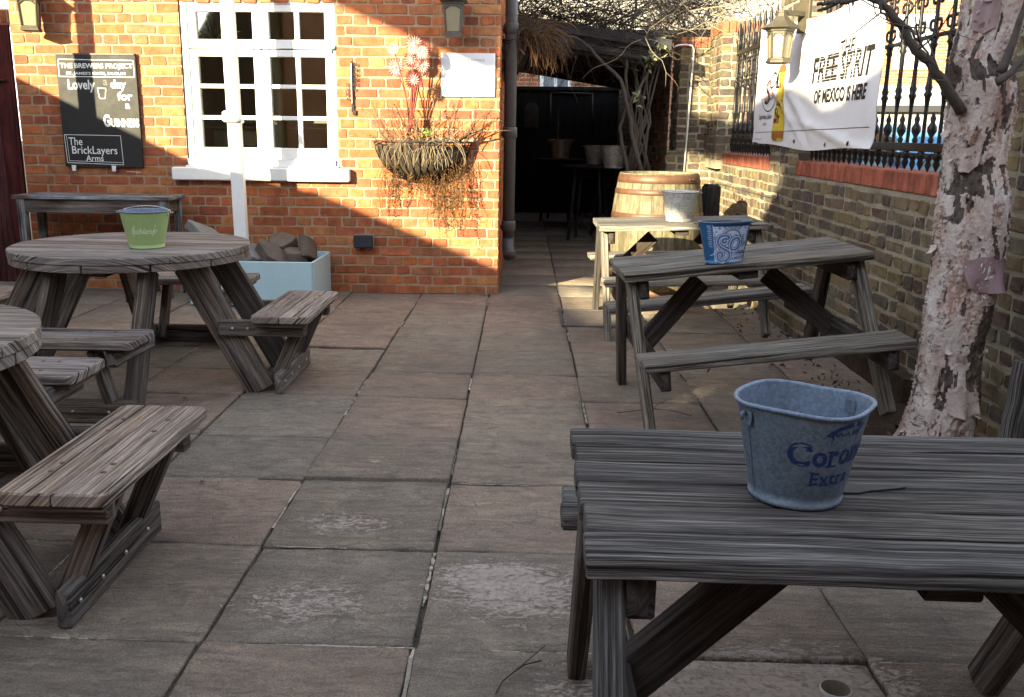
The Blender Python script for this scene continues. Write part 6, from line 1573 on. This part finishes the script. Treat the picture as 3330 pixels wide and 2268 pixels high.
sky_blk = empty('sky_block_house', (2, -7.2, 0), 0, 'unseen red brick building added behind the camera to cut low sky light', 'building')  # unseen house put behind the camera to cut the low sky light
mb = MB(); mb.box((-7.9, -6, 0), (14, 0, 7.0)); mb.build('wall', FARB, sky_blk)
for x in (-5, -1.5, 2, 5.5):
    for z in (1.0, 4.2):
        m2 = MB(); m2.box((x - .6, .001, z), (x + .6, .05, z + 1.6)); wn = m2.build('window', M['white'], sky_blk); m2 = MB(); m2.box((x - .52, .051, z + .08), (x + .52, .06, z + 1.52)); m2.build('pane', M['pane'], wn)
mb = MB(); mb.box((-8.1, -6.2, 7.001), (14.2, .25, 7.2)); mb.build('roof_edge', M['slate'], sky_blk)

# ------------------------------------------------------------------ fallen bits
def leaf_on(px_, py_, s, lb, mat='leaf_dry'):
    p = pgz(px_, py_, .012); mb = MB(); a = R.uniform(0, 6.28)
    pts = [(-1, 0), (-.5, .38), (0, .5), (.5, .35), (1, 0), (.5, -.3), (0, -.45), (-.5, -.35)]
    vs = [(s * (x * math.cos(a) - y * math.sin(a)), s * (x * math.sin(a) + y * math.cos(a)), .3 * s * (x * x * .8 + abs(y) * R.uniform(.2, 1))) for x, y in pts] + [(0, 0, 0)]
    mb.add(vs, [(i, (i + 1) % 8, 8) for i in range(8)]); o = mb.build('fallen_leaf', M[mat], None, p); tag(o, lb, 'leaf', 'fallen leaves on the paving')
leaf_on(1612, 800, .035, 'curled brown leaf on the slabs under the leaning picnic table'); leaf_on(667, 733, .022, 'small brown leaf near the wooden bench by the building'); leaf_on(862, 1025 - 145, .0, 'x') if False else None
leaf_on(460, 1095, .018, 'dark leaf scrap on the grey slab right of the front bench', 'twig'); leaf_on(1262, 718, .022, 'brown leaf near the drain cover'); leaf_on(945, 780, .012, 'tiny dark leaf in the middle of the paving', 'twig'); leaf_on(420, 905, .02, 'dark leaf on the brown slab behind the front bench', 'twig')
mb = MB()
for k in range(230):
    x = R.choice((R.uniform(1.5, 2.02), 1.84 - abs(R.gauss(0, .05)), R.uniform(1.0, 1.9))); y = R.uniform(3.2, 7.4) if x > 1.5 else R.uniform(3.4, 5.2)
    if x > 1.86 and y > 5.9: continue
    z = .016 if x > 1.5 and y < 4.6 else .004
    if R.random() < (.9 if x > 1.45 else .12): leaflet(mb, (x, y, z + .006), R.uniform(.008, .024), R.choice((0, 1)))
tag(mb.build('leaf_litter', [M['leaf_dry'], M['twig_dark']]), 'dry leaf litter scattered along the foot of the garden wall', 'leaf litter', kind='stuff')
def fallen_twig(pts, lb):
    P = [pgz(x, y, .012) for x, y in pts]; c = P[0].copy(); mb = MB(); mb.tube([p - c + V((0, 0, .004 * (i % 2))) for i, p in enumerate(P)], .0022, 5); q = P[len(P) // 2] - c; mb.tube([q, q + V((.05, .06, .01)), q + V((.09, .13, .005))], .0015, 4)
    o = mb.build('fallen_twig', M['twig'], None, c); tag(o, lb, 'twig', 'fallen twigs on the paving')
fallen_twig([(1228, 1500), (1190, 1512), (1160, 1530), (1140, 1550), (1125, 1575)], 'forked twig on the slabs at the bottom centre'); fallen_twig([(1400, 937), (1440, 935), (1480, 927), (1530, 935), (1570, 944)], 'long thin twig behind the nearest picnic table')
for (x, y), lb in (((432, 838 + 0), 'x'),): pass
bpy.context.view_layer.update()
